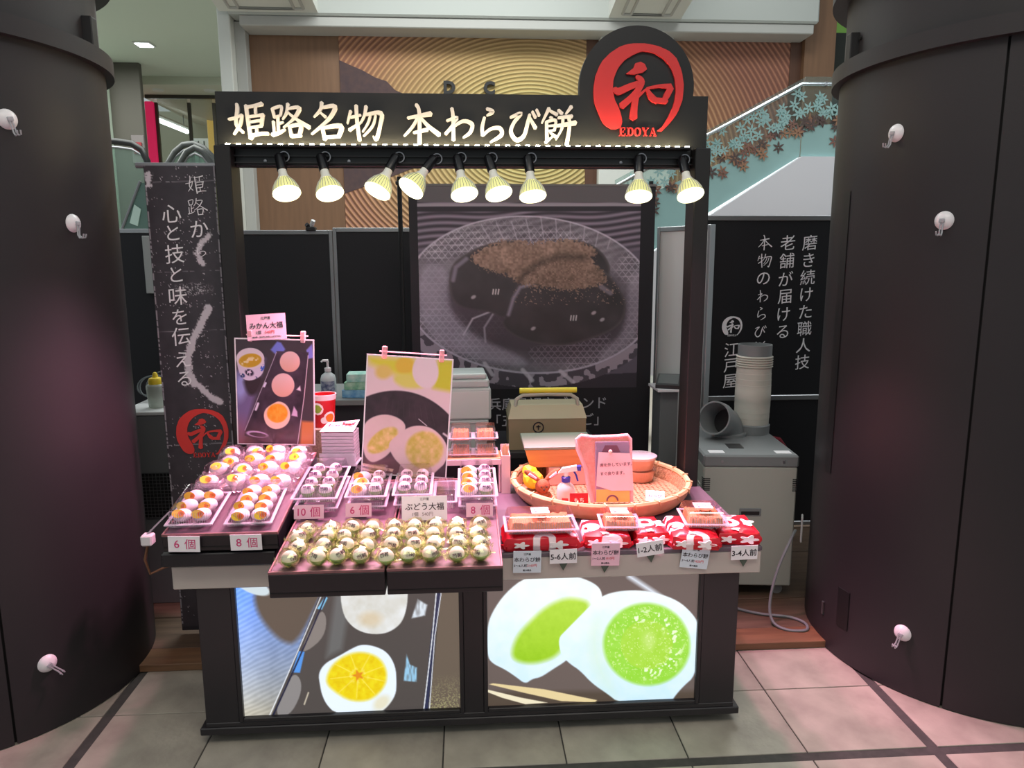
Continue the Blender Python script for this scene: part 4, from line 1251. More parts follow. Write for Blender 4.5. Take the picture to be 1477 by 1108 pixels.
def pillow(w, d, h, seed, n=10, m=8):
    rr = random.Random(seed)
    V, F = [], []
    for side in (1, -1):
        for j in range(m + 1):
            for i in range(n + 1):
                u, v = i / n * 2 - 1, j / m * 2 - 1
                z = h * (max(0, (1 - u ** 4)) * max(0, (1 - v ** 4))) ** 0.6
                z = z * (1 if side > 0 else 0.12) * side + rr.uniform(-0.0015, 0.0015) * (1 - abs(u)) + (0.004 * math.sin(i * 2.2) if abs(v) > 0.9 else 0)
                V.append((u * w / 2 + rr.uniform(-0.001, 0.001), v * d / 2 * (1 + 0.04 * math.sin(3 * u)), z))
    o = (n + 1) * (m + 1)
    for s_ in (0, o):
        for j in range(m):
            for i in range(n):
                a = s_ + j * (n + 1) + i
                F.append((a, a + 1, a + n + 2, a + n + 1))
    return B().faces(V, F).mesh('film')


pouches = [pillow(0.094, 0.088, 0.046, s_) for s_ in range(4)]
mo2 = B().ball((0, 0, 0.022), 0.032, 18, 12, (1, 1, 0.68)).mesh('mochi', True)
P_leaf = B().prism([(0.019 * math.cos(a), 0.014 * math.sin(a)) for a in [k * math.pi / 7 for k in range(14)]], -0.0006, 0.0).mesh('yellow_sticker')
P_dot = B().prism([(0.0105 * math.cos(a), 0.0085 * math.sin(a)) for a in [k * math.pi / 8 for k in range(16)]], -0.0012, -0.0007).mesh('orange_print')
P_dot2 = B().prism([(0.005 * math.cos(a), 0.004 * math.sin(a)) for a in [k * math.pi / 6 for k in range(12)]], -0.0016, -0.0013).mesh('orange_core')
core_m = M('sticker_deep_orange', (206, 110, 20), 0.4)


def stickers(t, a, e, r=0.034, zc=0.022, sq=0.72):
    dv = Vector((math.sin(a) * math.cos(e), -math.cos(a) * math.cos(e), math.sin(e)))
    p = Vector((dv.x * r * 1.03, dv.y * r * 1.03, zc + dv.z * r * 0.75 + 0.001))
    for me, mt, nm, sh in ((P_leaf, yel_m, 'yellow_sticker', -0.006), (P_dot, org_m, 'orange_print', 0.004), (P_dot2, core_m, 'orange_core', 0.004)):
        link(nm, me, mt, t, p + Vector((sh * math.cos(a), sh * math.sin(a), 0)), (-e, rw.uniform(-0.2, 0.2), a))


rows_o = [(0.262, [-0.926, -0.834, -0.749, -0.672], 'front'), (0.360, [-0.93, -0.838, -0.746, -0.66], 'second'), (0.440, [-0.905, -0.82, -0.74, -0.655], 'third'), (0.515, [-0.925, -0.84, -0.752, -0.668], 'back')]
for y, xs_, nm in rows_o:
    for i, x in enumerate(xs_):
        yy = y + rw.uniform(-0.012, 0.012)
        t = thing('wrapped_daifuku', 'pouched orange daifuku, %s from the left in the %s row of the left tray' % (ORD[i], nm), 'daifuku', (x, yy, LT(yy) + 0.006), (R(8), 0, rw.uniform(-0.35, 0.35)), 'orange daifuku in clear pouches on the left tray')
        link('mochi', mo2, mochi_m, t)
        link('film', pouches[rw.randrange(4)], pouch_m, t, rot=(0, 0, rw.uniform(-0.4, 0.4)), loc=(0, 0, 0.002))
        stickers(t, rw.uniform(-0.5, 0.5), rw.uniform(0.35, 0.8), 0.038)

# ---------------------------------------------------------------- clear packs
pack_m = clear('pack_plastic', (246, 240, 246), 0.10, 0.10, 0.3, mult=0.25, sheen=True, bump=(25, 0.3))
pack_edge = clear('pack_edge', (240, 240, 244), 0.26, 0.12, 0.3)


def shell(w, d, z0, z1, inset, bev):
    b = B()
    t = bmesh.new()
    bmesh.ops.create_cube(t, size=1)
    for v in t.verts:
        k = inset if v.co.z * (z1 - z0) > 0 else 0
        v.co = Vector((v.co.x * (w - 2 * k), v.co.y * (d - 2 * k), z0 + (v.co.z + 0.5) * (z1 - z0)))
    t.faces.ensure_lookup_table()
    f0 = min(t.faces, key=lambda f: (f.calc_center_median().z - z0) ** 2)
    bmesh.ops.delete(t, geom=[f0], context='FACES')
    ed = [e for e in t.edges if not e.is_boundary]
    bmesh.ops.bevel(t, geom=ed, offset=bev, segments=2, affect='EDGES', profile=0.6)
    b._merge(t)
    return b


def pack(label, x, y, z, rx, rz, w, d, hb, hl, group=None, name='clear_pack'):
    t = thing(name, label, 'food pack', (x, y, z), (rx, 0, rz), group)
    shell(w, d, hb, 0.0, 0.008, 0.006).obj('pack_base', pack_m, t)
    shell(w, d, hb, hb + hl, 0.009, 0.007).obj('pack_lid', pack_m, t)
    f = B()
    for s_ in (-1, 1):
        f.box(-w / 2 - 0.005, w / 2 + 0.005, s_ * d / 2 - 0.005, s_ * d / 2 + 0.005, hb - 0.0015, hb + 0.0015)
        f.box(s_ * w / 2 - 0.005, s_ * w / 2 + 0.005, -d / 2, d / 2, hb - 0.0015, hb + 0.0015)
    f.obj('flange', pack_edge, t)
    r_ = B()
    n = int(w / 0.008)
    for k in range(n):
        xx = -w / 2 + 0.012 + k * (w - 0.024) / max(1, n - 1)
        r_.tube([(xx, -d / 2 + 0.0015, hb - 0.003), (xx, -d / 2 + 0.0065, 0.004)], 0.0011, 5)
        r_.tube([(xx, -d / 2 + 0.0005, hb + 0.003), (xx, -d / 2 + 0.0075, hb + hl - 0.008)], 0.0008, 5)
    r_.obj('ribs', pack_edge, t)
    return t


def fill(kind, x, y, z, tilt, rz, nx, ny, sx, sy, label, group, empty_kind=None):
    for j in range(ny):
        for i in range(nx):
            lx, ly = (i - (nx - 1) / 2) * sx, (j - (ny - 1) / 2) * sy
            p = Matrix.Rotation(rz, 3, 'Z') @ Vector((lx, ly, 0))
            zz_ = z + p.y * math.tan(tilt)
            k = kind if kind != 'mix' else ('orange' if i == 0 else 'grape')
            t = thing('daifuku', label % ('grape' if k == 'grape' else 'orange') + ', %s, %s from front' % (('left column', 'right column')[i], ORD[j]), 'daifuku', (x + p.x, y + p.y, zz_), (tilt, 0, rz + rw.uniform(-0.3, 0.3)), group % ('grape' if k == 'grape' else 'orange'))
            if k == 'grape':
                link('mochi', mo, mochi_m, t, (0, 0, 0.0235))
                link('green_print', gb, green_m, t, (0, 0, 0.0240))
                a = rw.uniform(-0.2, 0.5); e = rw.uniform(0.4, 0.9)
                dv = Vector((math.sin(a) * math.cos(e), -math.cos(a) * math.cos(e), math.sin(e)))
                link('stamp', stamp, stamp_m, t, dv * 0.0230 + Vector((0, 0, 0.0235)), (-e, 0, a))
            else:
                link('mochi', mo2, mochi_m, t, (0, 0, 0), (0, 0, 0), (0.9, 0.9, 0.9))
                stickers(t, rw.uniform(-0.3, 0.5), rw.uniform(0.4, 0.8), 0.030, 0.020)


# left tray: flat pouch packs of six and eight
for (nm, x, y, w, d, nx, ny, sx, sy) in (('six', -0.900, 0.080, 0.138, 0.225, 2, 3, 0.062, 0.068), ('eight', -0.716, 0.090, 0.140, 0.245, 2, 4, 0.062, 0.058)):
    z = LT(y) + 0.004
    pack('clear pack of %s orange daifuku at the front of the left tray' % nm, x, y, z, R(8), R(2), w, d, 0.012, 0.044, 'orange daifuku packs on the left tray')
    fill('orange', x, y, z + 0.003, R(8), R(2), nx, ny, sx, sy, '%s daifuku in the left tray ' + nm + '-piece pack', '%s daifuku in the front ' + nm + '-piece pack')

# middle trays: two layers of packs behind the loose pieces
def mid_pack(words, x, y, w, d, kind, nx, ny, sx, sy, low=True):
    z = CT(y) + 0.006
    if low:
        pack('lower clear pack under the %s' % words, x, y + 0.01, z, R(4.5), 0, w * 0.96, d * 0.96, 0.018, 0.020, 'packs stacked on the middle trays')
    z2 = z + 0.042
    pack('clear pack stacked on top: %s' % words, x, y, z2, R(4.5), 0, w, d, 0.016, 0.044, 'packs stacked on the middle trays')
    fill(kind, x, y, z2 + 0.003, R(4.5), 0, nx, ny, sx, sy, '%s daifuku in the ' + ' '.join(words.split()[:3]), '%s daifuku inside the ' + words)


mid_pack('ten-piece grape pack behind its tag', -0.530, 0.245, 0.146, 0.300, 'grape', 2, 4, 0.060, 0.068)
mid_pack('six-piece mixed pack left of the bunch poster foot', -0.360, 0.205, 0.132, 0.205, 'mix', 2, 3, 0.056, 0.060)
mid_pack('six-piece grape pack in front of the grape poster', -0.205, 0.210, 0.126, 0.200, 'grape', 2, 3, 0.056, 0.060)
mid_pack('eight-piece mixed pack right of the grape poster', 0.018, 0.215, 0.128, 0.260, 'mix', 2, 4, 0.056, 0.060)
z = CT(0.2) + 0.003
ep = pack('empty clear pack between the grape poster and the right pack', -0.094, 0.215, z, R(4.5), 0, 0.075, 0.19, 0.030, 0.022)

# ---------------------------------------------------------------- price cards
card_w = M('card_white', (238, 236, 240), 0.5)
card_p = M('card_pink', (244, 196, 214), 0.5)
mag = M('ink_magenta', (206, 60, 120), 0.5)
inkb = M('ink_black', (40, 36, 44), 0.5)
red_i = M('ink_red', (214, 60, 70), 0.5)


def card(name, label, x, y, z, w, h, lean, mat, lines, group, yaw=0, roll=0, foot=None):
    t = thing(name, label, 'price card', (x, y, z), (0, 0, 0), group)
    t.rotation_euler = (R(-lean), R(roll), R(yaw))
    B().box(-w / 2, w / 2, 0, 0.0015, 0, h, 0).obj('card', mat, t)
    for (s_, size, zz_, mt, off, xx) in lines:
        text('lettering', s_, size, mt, t, (xx, -0.0004, zz_), offset=off, extrude=0.0003)
    if foot == 'v':
        B().faces([(-0.02, 0.002, 0.01), (0.02, 0.002, 0.01), (0.0, 0.004, -0.028), (-0.02, 0.012, 0.01), (0.02, 0.012, 0.01), (0.0, 0.008, -0.028)], [(0, 1, 2), (3, 4, 5), (0, 1, 4, 3), (1, 2, 5, 4), (2, 0, 3, 5)]).obj('card_holder', clear('holder_grey_green', (120, 140, 126), 0.35, 0.15), t)
    elif foot == 's':
        B().box(-w * 0.3, w * 0.3, 0.002, 0.022, 0, 0.004).box(-w * 0.3, w * 0.3, 0.002, 0.004, 0, h * 0.6).obj('card_holder', hook_m, t)
    return t


def count_card(n, label, x, y, z, mat, yaw=0, w=0.098, h=0.046):
    return card('price_card', label, x, y, z, w, h, 14, mat, [(n, 0.034, h / 2, mag, 0.008, -w * 0.24), ('個', 0.036, h / 2, mag, 0.004, w * 0.2)], 'piece count cards', yaw, 0, 's')


count_card('10', 'pink card reading 10 below the ten-piece grape pack', -0.545, 0.072, CT(0.072) + 0.003, card_p)
count_card('6', 'pink card reading 6 on the middle trays', -0.382, 0.078, CT(0.078) + 0.003, card_p, w=0.086)
count_card('8', 'pink card reading 8 below the right mixed pack', 0.023, 0.055, CT(0.055) + 0.003, card_p, w=0.090)
card('price_card', 'white grape daifuku price card between the middle packs', -0.160, 0.040, CT(0.04) + 0.003, 0.15, 0.080, 12, card_w,
     [('ぶどう大福', 0.026, 0.045, inkb, 0.012, 0), ('江戸屋', 0.010, 0.070, inkb, 0, 0), ('1個', 0.015, 0.020, inkb, 0, -0.03), ('540円', 0.015, 0.020, M('ink_grey', (120, 110, 116), 0.5), 0, 0.01)], 'product price cards', 0, 0, 's')
for n_, x, lab in (('6', -0.898, 'white count card under the six-piece pack, leftmost card of all'), ('8', -0.708, 'white count card under the eight-piece pack on the left tray')):
    card('price_card', lab, x, -0.0765, 0.712, 0.096, 0.052, -2, card_w, [(n_, 0.036, 0.026, mag, 0.004, -0.022), ('個', 0.036, 0.026, mag, 0.0, 0.018)], 'piece count cards', 0, 2 if n_ == '6' else 0)
wb_l = lambda s_, p_: [('江戸屋', 0.008, 0.066, inkb, 0, 0), ('本わらび餅', 0.0175, 0.047, inkb, 0.008, 0), (s_, 0.011, 0.026, inkb, 0, -0.022), (p_, 0.011, 0.026, red_i, 0, 0.016), ('要冷蔵品', 0.007, 0.009, inkb, 0, 0)]
card('price_card', 'pale price card leftmost on the right counter front', 0.175, -0.030, 0.589, 0.092, 0.077, -3, M('card_blue_white', (214, 226, 236), 0.5), wb_l('5〜6人前', '2160円'), 'product price cards', 0, 1)
card('price_card', 'pink price card in the middle of the right counter front', 0.434, -0.032, 0.607, 0.094, 0.080, -3, card_p, wb_l('1〜2人前', '810円'), 'product price cards', 0, 1, 'v')
card('price_card', 'tilted price card rightmost on the right counter front', 0.731, -0.030, 0.588, 0.094, 0.080, -3, M('card_blue_white'), wb_l('3〜4人前', '1620円'), 'product price cards', 0, 7)
for s_, x, z, r_, lab in (('5-6人前', 0.295, 0.620, -1, 'white card reading five to six servings'), ('1-2人前', 0.586, 0.639, -8, 'white card reading one to two servings'), ('3-4人前', 0.902, 0.615, -1, 'white card reading three to four servings')):
    card('serving_card', lab, x, -0.034, z, 0.090, 0.050, -3, card_w, [(s_, 0.026, 0.025, inkb, 0.014, 0)], 'serving size cards', 0, r_, 'v')

# ---------------------------------------------------------------- warabi mochi packs on red wrapped parcels
kin_m = M('kinako_mochi', (226, 156, 96), 0.75, noise=(60, (196, 118, 70), 0.8), bump=(160, 0.7))


def red_cloth():
    if 'red_wrap' in MATS: return MATS['red_wrap']
    m = M('red_wrap', (206, 20, 40), 0.3)
    nt = m.node_tree; p = nt.nodes['Principled BSDF']
    tc = nt.nodes.new('ShaderNodeTexCoord')
    vo = nt.nodes.new('ShaderNodeTexVoronoi'); vo.voronoi_dimensions = '2D'; vo.inputs['Scale'].default_value = 9
    vo.inputs['Randomness'].default_value = 1.0
    oi = nt.nodes.new('ShaderNodeObjectInfo')
    ad = nt.nodes.new('ShaderNodeVectorMath'); ad.operation = 'MULTIPLY_ADD'
    ad.inputs[1].default_value = (7.3, 5.1, 0)
    nt.links.new(oi.outputs['Random'], ad.inputs[0]); nt.links.new(tc.outputs['Object'], ad.inputs[2])
    nt.links.new(ad.outputs[0], vo.inputs['Vector'])
    cr = nt.nodes.new('ShaderNodeValToRGB')
    el = cr.color_ramp.elements
    el[0].position = 0.33; el[0].color = (*lin(( 246, 226, 230)), 1)
    el[1].position = 0.35; el[1].color = (*lin((206, 20, 40)), 1)
    e = el.new(0.13); e.color = (*lin((206, 20, 40)), 1)
    e = el.new(0.15); e.color = (*lin((246, 226, 230)), 1)
    nt.links.new(vo.outputs['Distance'], cr.inputs[0])
    sx_ = nt.nodes.new('ShaderNodeSeparateColor')
    nt.links.new(vo.outputs['Color'], sx_.inputs[0])
    gt = nt.nodes.new('ShaderNodeMath'); gt.operation = 'GREATER_THAN'; gt.inputs[1].default_value = 0.52
    nt.links.new(sx_.outputs[0], gt.inputs[0])
    mx = nt.nodes.new('ShaderNodeMix'); mx.data_type = 'RGBA'
    mx.inputs[6].default_value = (*lin((206, 20, 40)), 1)
    nt.links.new(gt.outputs[0], mx.inputs[0]); nt.links.new(cr.outputs[0], mx.inputs[7])
    nt.links.new(mx.outputs[2], p.inputs['Base Color'])
    return m


red_plain = M('red_wrap_plain', (206, 20, 40), 0.3, bump=(30, 0.3))


def parcel(label, x, y, w, d, h, rz, seed):
    rr = random.Random(seed)
    t = thing('wrapped_parcel', label, 'parcel', (x, y, 0.656), (0, 0, rz), 'red wrapped parcels on the right counter')
    b = B()
    tmp = bmesh.new()
    bmesh.ops.create_cube(tmp, size=1)
    bmesh.ops.subdivide_edges(tmp, edges=tmp.edges[:], cuts=5, use_grid_fill=True)
    for v in tmp.verts:
        u, q, z = v.co.x * 2, v.co.y * 2, v.co.z * 2
        k = 1 + 0.05 * (1 - abs(z)) - 0.05 * abs(z)
        hh = 1 - 0.20 * max(abs(u), abs(q)) ** 3
        v.co = Vector((u * w / 2 * k + rr.uniform(-1, 1) * 0.002, q * d / 2 * k + rr.uniform(-1, 1) * 0.002, (z + 1) / 2 * h * hh + rr.uniform(0, 1) * 0.002 if z > -0.95 else 0.0))
    b._merge(tmp)
    b.obj('wrapping', red_cloth(), t, True, angle=50)
    k = B()
    for s_ in (-1, 1):
        k.faces([(s_ * w * 0.46, -d * 0.50, h * 0.5), (s_ * w * 0.46, -d * 0.56, h * 0.35), (s_ * w * 0.56, -d * 0.44, h * 0.45), (s_ * w * 0.58, -d * 0.40, h * 0.15), (s_ * w * 0.48, -d * 0.50, h * 0.1)], [(0, 1, 2), (1, 4, 3, 2), (0, 2, 3), (0, 4, 1), (0, 3, 4)])
    k.obj('folded_corner', red_plain, t)
    bl = B()
    for cx_, cz_, sc_ in ((-w * 0.28, h * 0.42, 0.8), (w * 0.22, h * 0.40, 1.0)):
        pts = [(cx_ + sc_ * 0.020 * (1 + 0.35 * math.cos(5 * a)) * math.cos(a) * 1.3, cz_ + sc_ * 0.012 * (1 + 0.35 * math.cos(5 * a)) * math.sin(a)) for a in [q * math.pi / 16 for q in range(32)]]
        bl.prism(pts, -d / 2 * 1.03 - 0.0025, -d / 2 * 1.03)
    bl.obj('flower_print', wh_m, t)
    tm = B()
    for cx_, cy_, sc_ in ((-w * 0.30, -d * 0.10, 1.0), (w * 0.30, -d * 0.05, 1.15), (-w * 0.05, -d * 0.36, 0.6)):
        ring = [(cx_ + sc_ * 0.022 * (1 + 0.28 * math.cos(4 * a + seed)) * math.cos(a), cy_ + sc_ * 0.026 * (1 + 0.28 * math.cos(4 * a + seed)) * math.sin(a), h * 1.0 + 0.0012 - 0.18 * h * max(abs(cx_) / w * 2, abs(cy_) / d * 2) ** 3) for a in [q * math.pi / 14 for q in range(28)]]
        tm.faces(ring, [tuple(range(28))])
    tm.obj('top_motif', wh_m, t)
    return t


parcel('long red wrapped parcel left of the others', 0.226, 0.062, 0.245, 0.155, 0.055, 0, 1)
parcel('red wrapped parcel second from the left, beside the long one', 0.452, 0.075, 0.155, 0.165, 0.050, R(-4), 2)
parcel('red wrapped parcel in the middle beside the basket front', 0.597, 0.090, 0.115, 0.165, 0.050, R(4), 3)
parcel('big red wrapped parcel second from the right end', 0.748, 0.060, 0.155, 0.21, 0.055, R(-8), 4)
parcel('red wrapped parcel at the right end of the counter', 0.902, 0.085, 0.14, 0.185, 0.050, R(-5), 5)


def warabi_pack(label, x, y, z, w, d, rz, h=0.040, tag=True, cap=True, rx=0):
    t = pack(label, x, y, z, R(rx), rz, w, d, 0.014, h - 0.008, 'packs of soybean flour mochi', 'mochi_pack')
    b = B()
    tmp = bmesh.new()
    bmesh.ops.create_grid(tmp, x_segments=22, y_segments=14, size=0.5)
    rr = random.Random(int(x * 1000))
    for v in tmp.verts:
        e = max(abs(v.co.x), abs(v.co.y)) * 2
        v.co = Vector((v.co.x * (w - 0.024), v.co.y * (d - 0.024), 0.004 if e > 0.97 else h * 0.66 + rr.uniform(-0.004, 0.003)))
    b._merge(tmp)
    b.obj('mochi_filling', kin_m, t, True, angle=70)
    if tag:
        l_ = B().box(-0.030, 0.030, -0.026, 0.030, 0, 0.0012).obj('pack_label', card_w, t, loc=(0.0, 0.002, h + 0.007))
        o = text('lettering', 'わらび', 0.019, inkb, l_, (0.004, 0.002, 0.0014), (R(-90), 0, R(0)), offset=0.01)
        o2 = B().lathe([(0, 0.0014), (0.006, 0.0014), (0.006, 0.0012)], (-0.016, -0.014, 0), 8).obj('red_seal', red_i, l_)
    return t


warabi_pack('largest pack of orange flour mochi with white label on the long parcel', 0.226, 0.050, 0.716, 0.235, 0.135, 0, 0.050)
warabi_pack('small pack of orange flour mochi between two red parcels', 0.500, 0.070, 0.709, 0.130, 0.125, R(-4), 0.042)
warabi_pack('tilted pack of orange flour mochi near the right counter end', 0.790, 0.070, 0.716, 0.140, 0.155, R(-6), 0.046)

# ---------------------------------------------------------------- big bamboo basket and what lies in it
bamboo = M('bamboo', (222, 190, 142), 0.55, noise=(20, (188, 148, 100), 0.7))
bamboo_d = M('bamboo_weave', (206, 164, 118), 0.65, noise=(110, (120, 78, 52), 0.45), bump=(140, 0.8))
bx, by, br = 0.525, 0.575, 0.358
bk = thing('bamboo_basket', 'large shallow round bamboo basket on the right of the counter', 'basket', (bx, by, 0.657))
B().lathe([(0, 0.006), (br - 0.05, 0.006), (br - 0.03, 0.010), (br - 0.018, 0.05), (br - 0.010, 0.062)], seg=72).obj('woven_floor', bamboo_d, bk, True)
B().lathe([(br - 0.052, 0.0), (br - 0.028, 0.004), (br - 0.006, 0.030), (br, 0.060)], seg=72).obj('outer_wall', bamboo, bk, True)
B().lathe([(br - 0.014, 0.056), (br + 0.006, 0.056), (br + 0.008, 0.064), (br + 0.002, 0.072), (br - 0.012, 0.070), (br - 0.016, 0.062), (br - 0.014, 0.056)], seg=72).obj('rim', bamboo, bk, True)
for k in range(22):
    a = 2 * math.pi * k / 22
    B().tube([((br - 0.016) * math.cos(a), (br - 0.016) * math.sin(a), 0.055), ((br - 0.012) * math.cos(a + .01), (br - 0.012) * math.sin(a + .01), 0.074), ((br + 0.010) * math.cos(a + .03), (br + 0.010) * math.sin(a + .03), 0.070), ((br + 0.008) * math.cos(a + .045), (br + 0.008) * math.sin(a + .045), 0.052)], 0.0032, 5).obj('binding', bamboo, bk)
# weave strips on the floor, each strip a short raised lath
wv = B()
for k in range(-16, 17):
    for s_ in range(2):
        c_ = k * 0.020
        L_ = math.sqrt(max(0, (br - 0.055) ** 2 - c_ ** 2))
        if s_ == 0: wv.box(-L_, L_, c_ - 0.006, c_ + 0.006, 0.0065, 0.0085)
        else: wv.box(c_ - 0.006, c_ + 0.006, -L_, L_, 0.0065, 0.0090)
setp(wv.obj('weave', bamboo_d, bk), kind='stuff')
z0 = 0.667
# wooden box with clear lid on a pink carton
pc = B().box(0.325, 0.50, 0.66, 0.785, 0.667, 0.744, 0.003).obj('carton', M('carton_pink', (222, 170, 166), 0.6))
setp(pc, 'pale pink carton under the wooden box in the basket', 'box')
wbx = thing('wooden_box', 'shallow wooden box with greenish clear lid in the basket', 'box', (0.372, 0.76, 0.7445))
oak = M('oak', (214, 158, 106), 0.5, noise=(8, (186, 124, 78), 0.7), stretch=(0.4, 4, 8))
B().faces([(-0.125, -0.09, 0), (0.135, -0.09, 0), (0.135, 0.13, 0), (-0.125, 0.13, 0), (-0.148, -0.105, 0.078), (0.150, -0.105, 0.078), (0.150, 0.145, 0.078), (-0.148, 0.145, 0.078)], [(3, 2, 1, 0), (0, 1, 5, 4), (1, 2, 6, 5), (2, 3, 7, 6), (3, 0, 4, 7), (4, 5, 6, 7)]).obj('body', oak, wbx)
B().box(-0.151, 0.153, -0.108, 0.148, 0.079, 0.092, 0.002).obj('lid', M('lid_sage', (120, 136, 120), 0.4), wbx)
# round tub
tb = thing('round_tub', 'stack of clear tubs with brown sauce at the basket back', 'tub', (0.722, 0.72, z0))
for k in range(2):
    B().lathe([(0, 0.002), (0.058, 0.002), (0.066, 0.040), (0.066, 0.046), (0, 0.046)], (0, 0, k * 0.05), 24).obj('tub', M('sauce_brown', (206, 150, 104), 0.35), tb, True)
    B().lathe([(0.060, 0.0), (0.070, 0.046), (0.072, 0.049), (0, 0.050)], (0, 0, k * 0.05), 24).obj('clear_wall', pack_m, tb, True)
B().lathe([(0.073, 0.098), (0.075, 0.108), (0.066, 0.112), (0, 0.112)], (0, 0, 0), 24).obj('lid', pack_edge, tb, True)
# spray bottle
sp = thing('spray_bottle', 'white spray bottle with blue collar and nozzle in the basket', 'spray bottle', (0.362, 0.410, z0), (0, 0, R(-12)))
B().lathe([(0, 0), (0.032, 0), (0.035, 0.006), (0.035, 0.060), (0.030, 0.078), (0.014, 0.092), (0.013, 0.100), (0, 0.100)], seg=24).obj('bottle', clear('bottle_milky', (236, 228, 226), 0.55, 0.25), sp, True)
B().lathe([(0.017, 0.094), (0.018, 0.112), (0.012, 0.116)], seg=18).obj('collar', M('spray_blue', (44, 60, 176), 0.35), sp, True)
B().faces([(-0.030, -0.012, 0.128), (0.045, -0.010, 0.140), (0.045, 0.010, 0.140), (-0.030, 0.012, 0.128), (-0.014, -0.010, 0.148), (0.040, -0.009, 0.160), (0.040, 0.009, 0.160), (-0.014, 0.010, 0.148)], [(0, 1, 2, 3), (4, 5, 6, 7), (0, 1, 5, 4), (1, 2, 6, 5), (2, 3, 7, 6), (3, 0, 4, 7)]).tube([(0, 0, 0.112), (0, 0, 0.135)], 0.010, 10).obj('spray_head', wh_m, sp)
B().box(0.042, 0.058, -0.009, 0.009, 0.140, 0.160, 0.002).obj('nozzle', M('spray_blue'), sp)
B().tube([(0.030, 0, 0.138), (0.040, 0, 0.120), (0.046, 0, 0.098)], 0.004, 6).obj('trigger', M('spray_blue'), sp)
B().box(-0.012, 0.012, -0.0362, -0.0345, 0.014, 0.038).obj('bottle_label', red_i, sp)
# toy rabbit
plush = M('plush_brown', (196, 112, 74), 0.95, noise=(80, (160, 84, 56), 0.6), bump=(220, 1.0))
ra = thing('toy_rabbit', 'small brown plush rabbit with long spread ears in the basket', 'toy', (0.274, 0.440, z0), (0, 0, R(6)))
B().ball((0, 0, 0.028), 0.026, 16, 12, (1.05, 0.9, 1.1)).obj('body', plush, ra, True)
B().ball((0, -0.006, 0.070), 0.028, 18, 14, (1.05, 0.95, 1.0)).obj('head', plush, ra, True)
for s_ in (-1, 1):
    e = B().tube([(s_ * 0.012, 0, 0.090), (s_ * 0.032, 0.002, 0.108), (s_ * 0.056, 0.003, 0.124), (s_ * 0.070, 0.003, 0.132)], [0.007, 0.0115, 0.012, 0.005], 10).obj('ear', plush, ra, True)
    B().tube([(s_ * 0.026, -0.011, 0.103), (s_ * 0.055, -0.0105, 0.123)], [0.004, 0.006], 8).obj('inner_ear', card_p, e, True)
    B().ball((s_ * 0.011, -0.032, 0.074), 0.0028, 8, 6).obj('eye', inkb, ra)
    B().tube([(s_ * 0.022, -0.004, 0.04), (s_ * 0.034, -0.024, 0.022)], [0.009, 0.008], 8).obj('arm', plush, ra, True)
    B().tube([(s_ * 0.014, -0.006, 0.012), (s_ * 0.022, -0.042, 0.010)], [0.012, 0.010], 8).obj('leg', plush, ra, True)
B().ball((0, -0.034, 0.064), 0.004, 8, 6).obj('nose', M('nose_dark', (70, 40, 40), 0.6), ra)
# pink padded stand with the note
pnk = M('pink_fleece', (238, 150, 140), 0.9, noise=(60, (246, 176, 170), 0.6), bump=(180, 0.8))
ps = thing('note_stand', 'pink padded stand holding a handwritten note over the basket', 'sign', (0.53, 0.395, z0), (R(-10), 0, R(-2)))
out = [(-0.062, 0.01), (-0.080, 0.08), (-0.088, 0.14), (-0.118, 0.215), (-0.122, 0.255), (-0.105, 0.268), (-0.06, 0.262), (0.03, 0.264), (0.075, 0.268), (0.085, 0.255), (0.085, 0.12), (0.088, 0.01)]
B().prism(out, 0.010, 0.022).obj('back_panel', pnk, ps)
B().tube([(x, 0.012, z) for x, z in out], 0.0085, 8).obj('padded_edge', M('pink_trim', (246, 176, 176), 0.9, bump=(180, 0.8)), ps, True)
B().box(-0.052, 0.082, 0.002, 0.009, 0.012, 0.245, 0.001).obj('clear_sleeve', clear('sleeve_lilac', (226, 206, 236), 0.35, 0.1), ps)
B().prism([(-0.028, 0.205), (0.045, 0.205), (0.032, 0.232), (-0.014, 0.232)], -0.0005, 0.0015).obj('picture_tab', M('tab_mauve', (120, 76, 96), 0.5), ps)
B().box(-0.05, 0.08, -0.0005, 0.0015, 0.012, 0.06).obj('yellow_slip', M('slip_yellow', (226, 186, 100), 0.5), ps)
nt_ = B().faces([(-0.050, -0.003, 0.075), (0.010, -0.006, 0.056), (0.094, -0.004, 0.056), (0.090, -0.005, 0.15), (0.082, -0.004, 0.200), (0.0, -0.005, 0.204), (-0.040, -0.004, 0.206), (-0.047, -0.005, 0.14)], [(0, 1, 2, 3, 4, 5, 6, 7)]).obj('note_paper', M('note_pink', (246, 200, 212), 0.6), ps)
for k, s_ in enumerate(('席を外しています。', 'すぐ戻ります。')):
    text('handwriting', s_, 0.0150, M('ink_brown', (96, 50, 60), 0.6), nt_, (0.026 if k == 0 else 0.012, -0.008, 0.158 - 0.034 * k), rise=0.04)
B().ball((0.005, -0.008, 0.207), 0.008, 10, 8, (1, 0.5, 1)).obj('clip', M('clip_tan', (226, 206, 196), 0.4), ps, True)
B().lathe([(0.018, 0), (0.024, 0), (0.024, 0.003), (0.018, 0.003)], (0.012, -0.003, 0.016), 20, 0, 180, axis='y').obj('emblem_arc', M('tab_mauve'), ps)
rb = thing('red_card', 'small red card with white lettering at the basket front', 'card', (0.392, 0.268, 0.712), (R(-6), 0, 0))
B().box(-0.034, 0.034, 0, 0.003, 0, 0.046).obj('card', M('card_red', (196, 20, 34), 0.5), rb)
text('lettering', 'もち', 0.020, wh_m, rb, (0, -0.0005, 0.02), offset=0.01)
wc = thing('basket_label', 'white label card lying in the basket right of the note', 'card', (0.715, 0.42, 0.690), (R(28), 0, R(-14)))
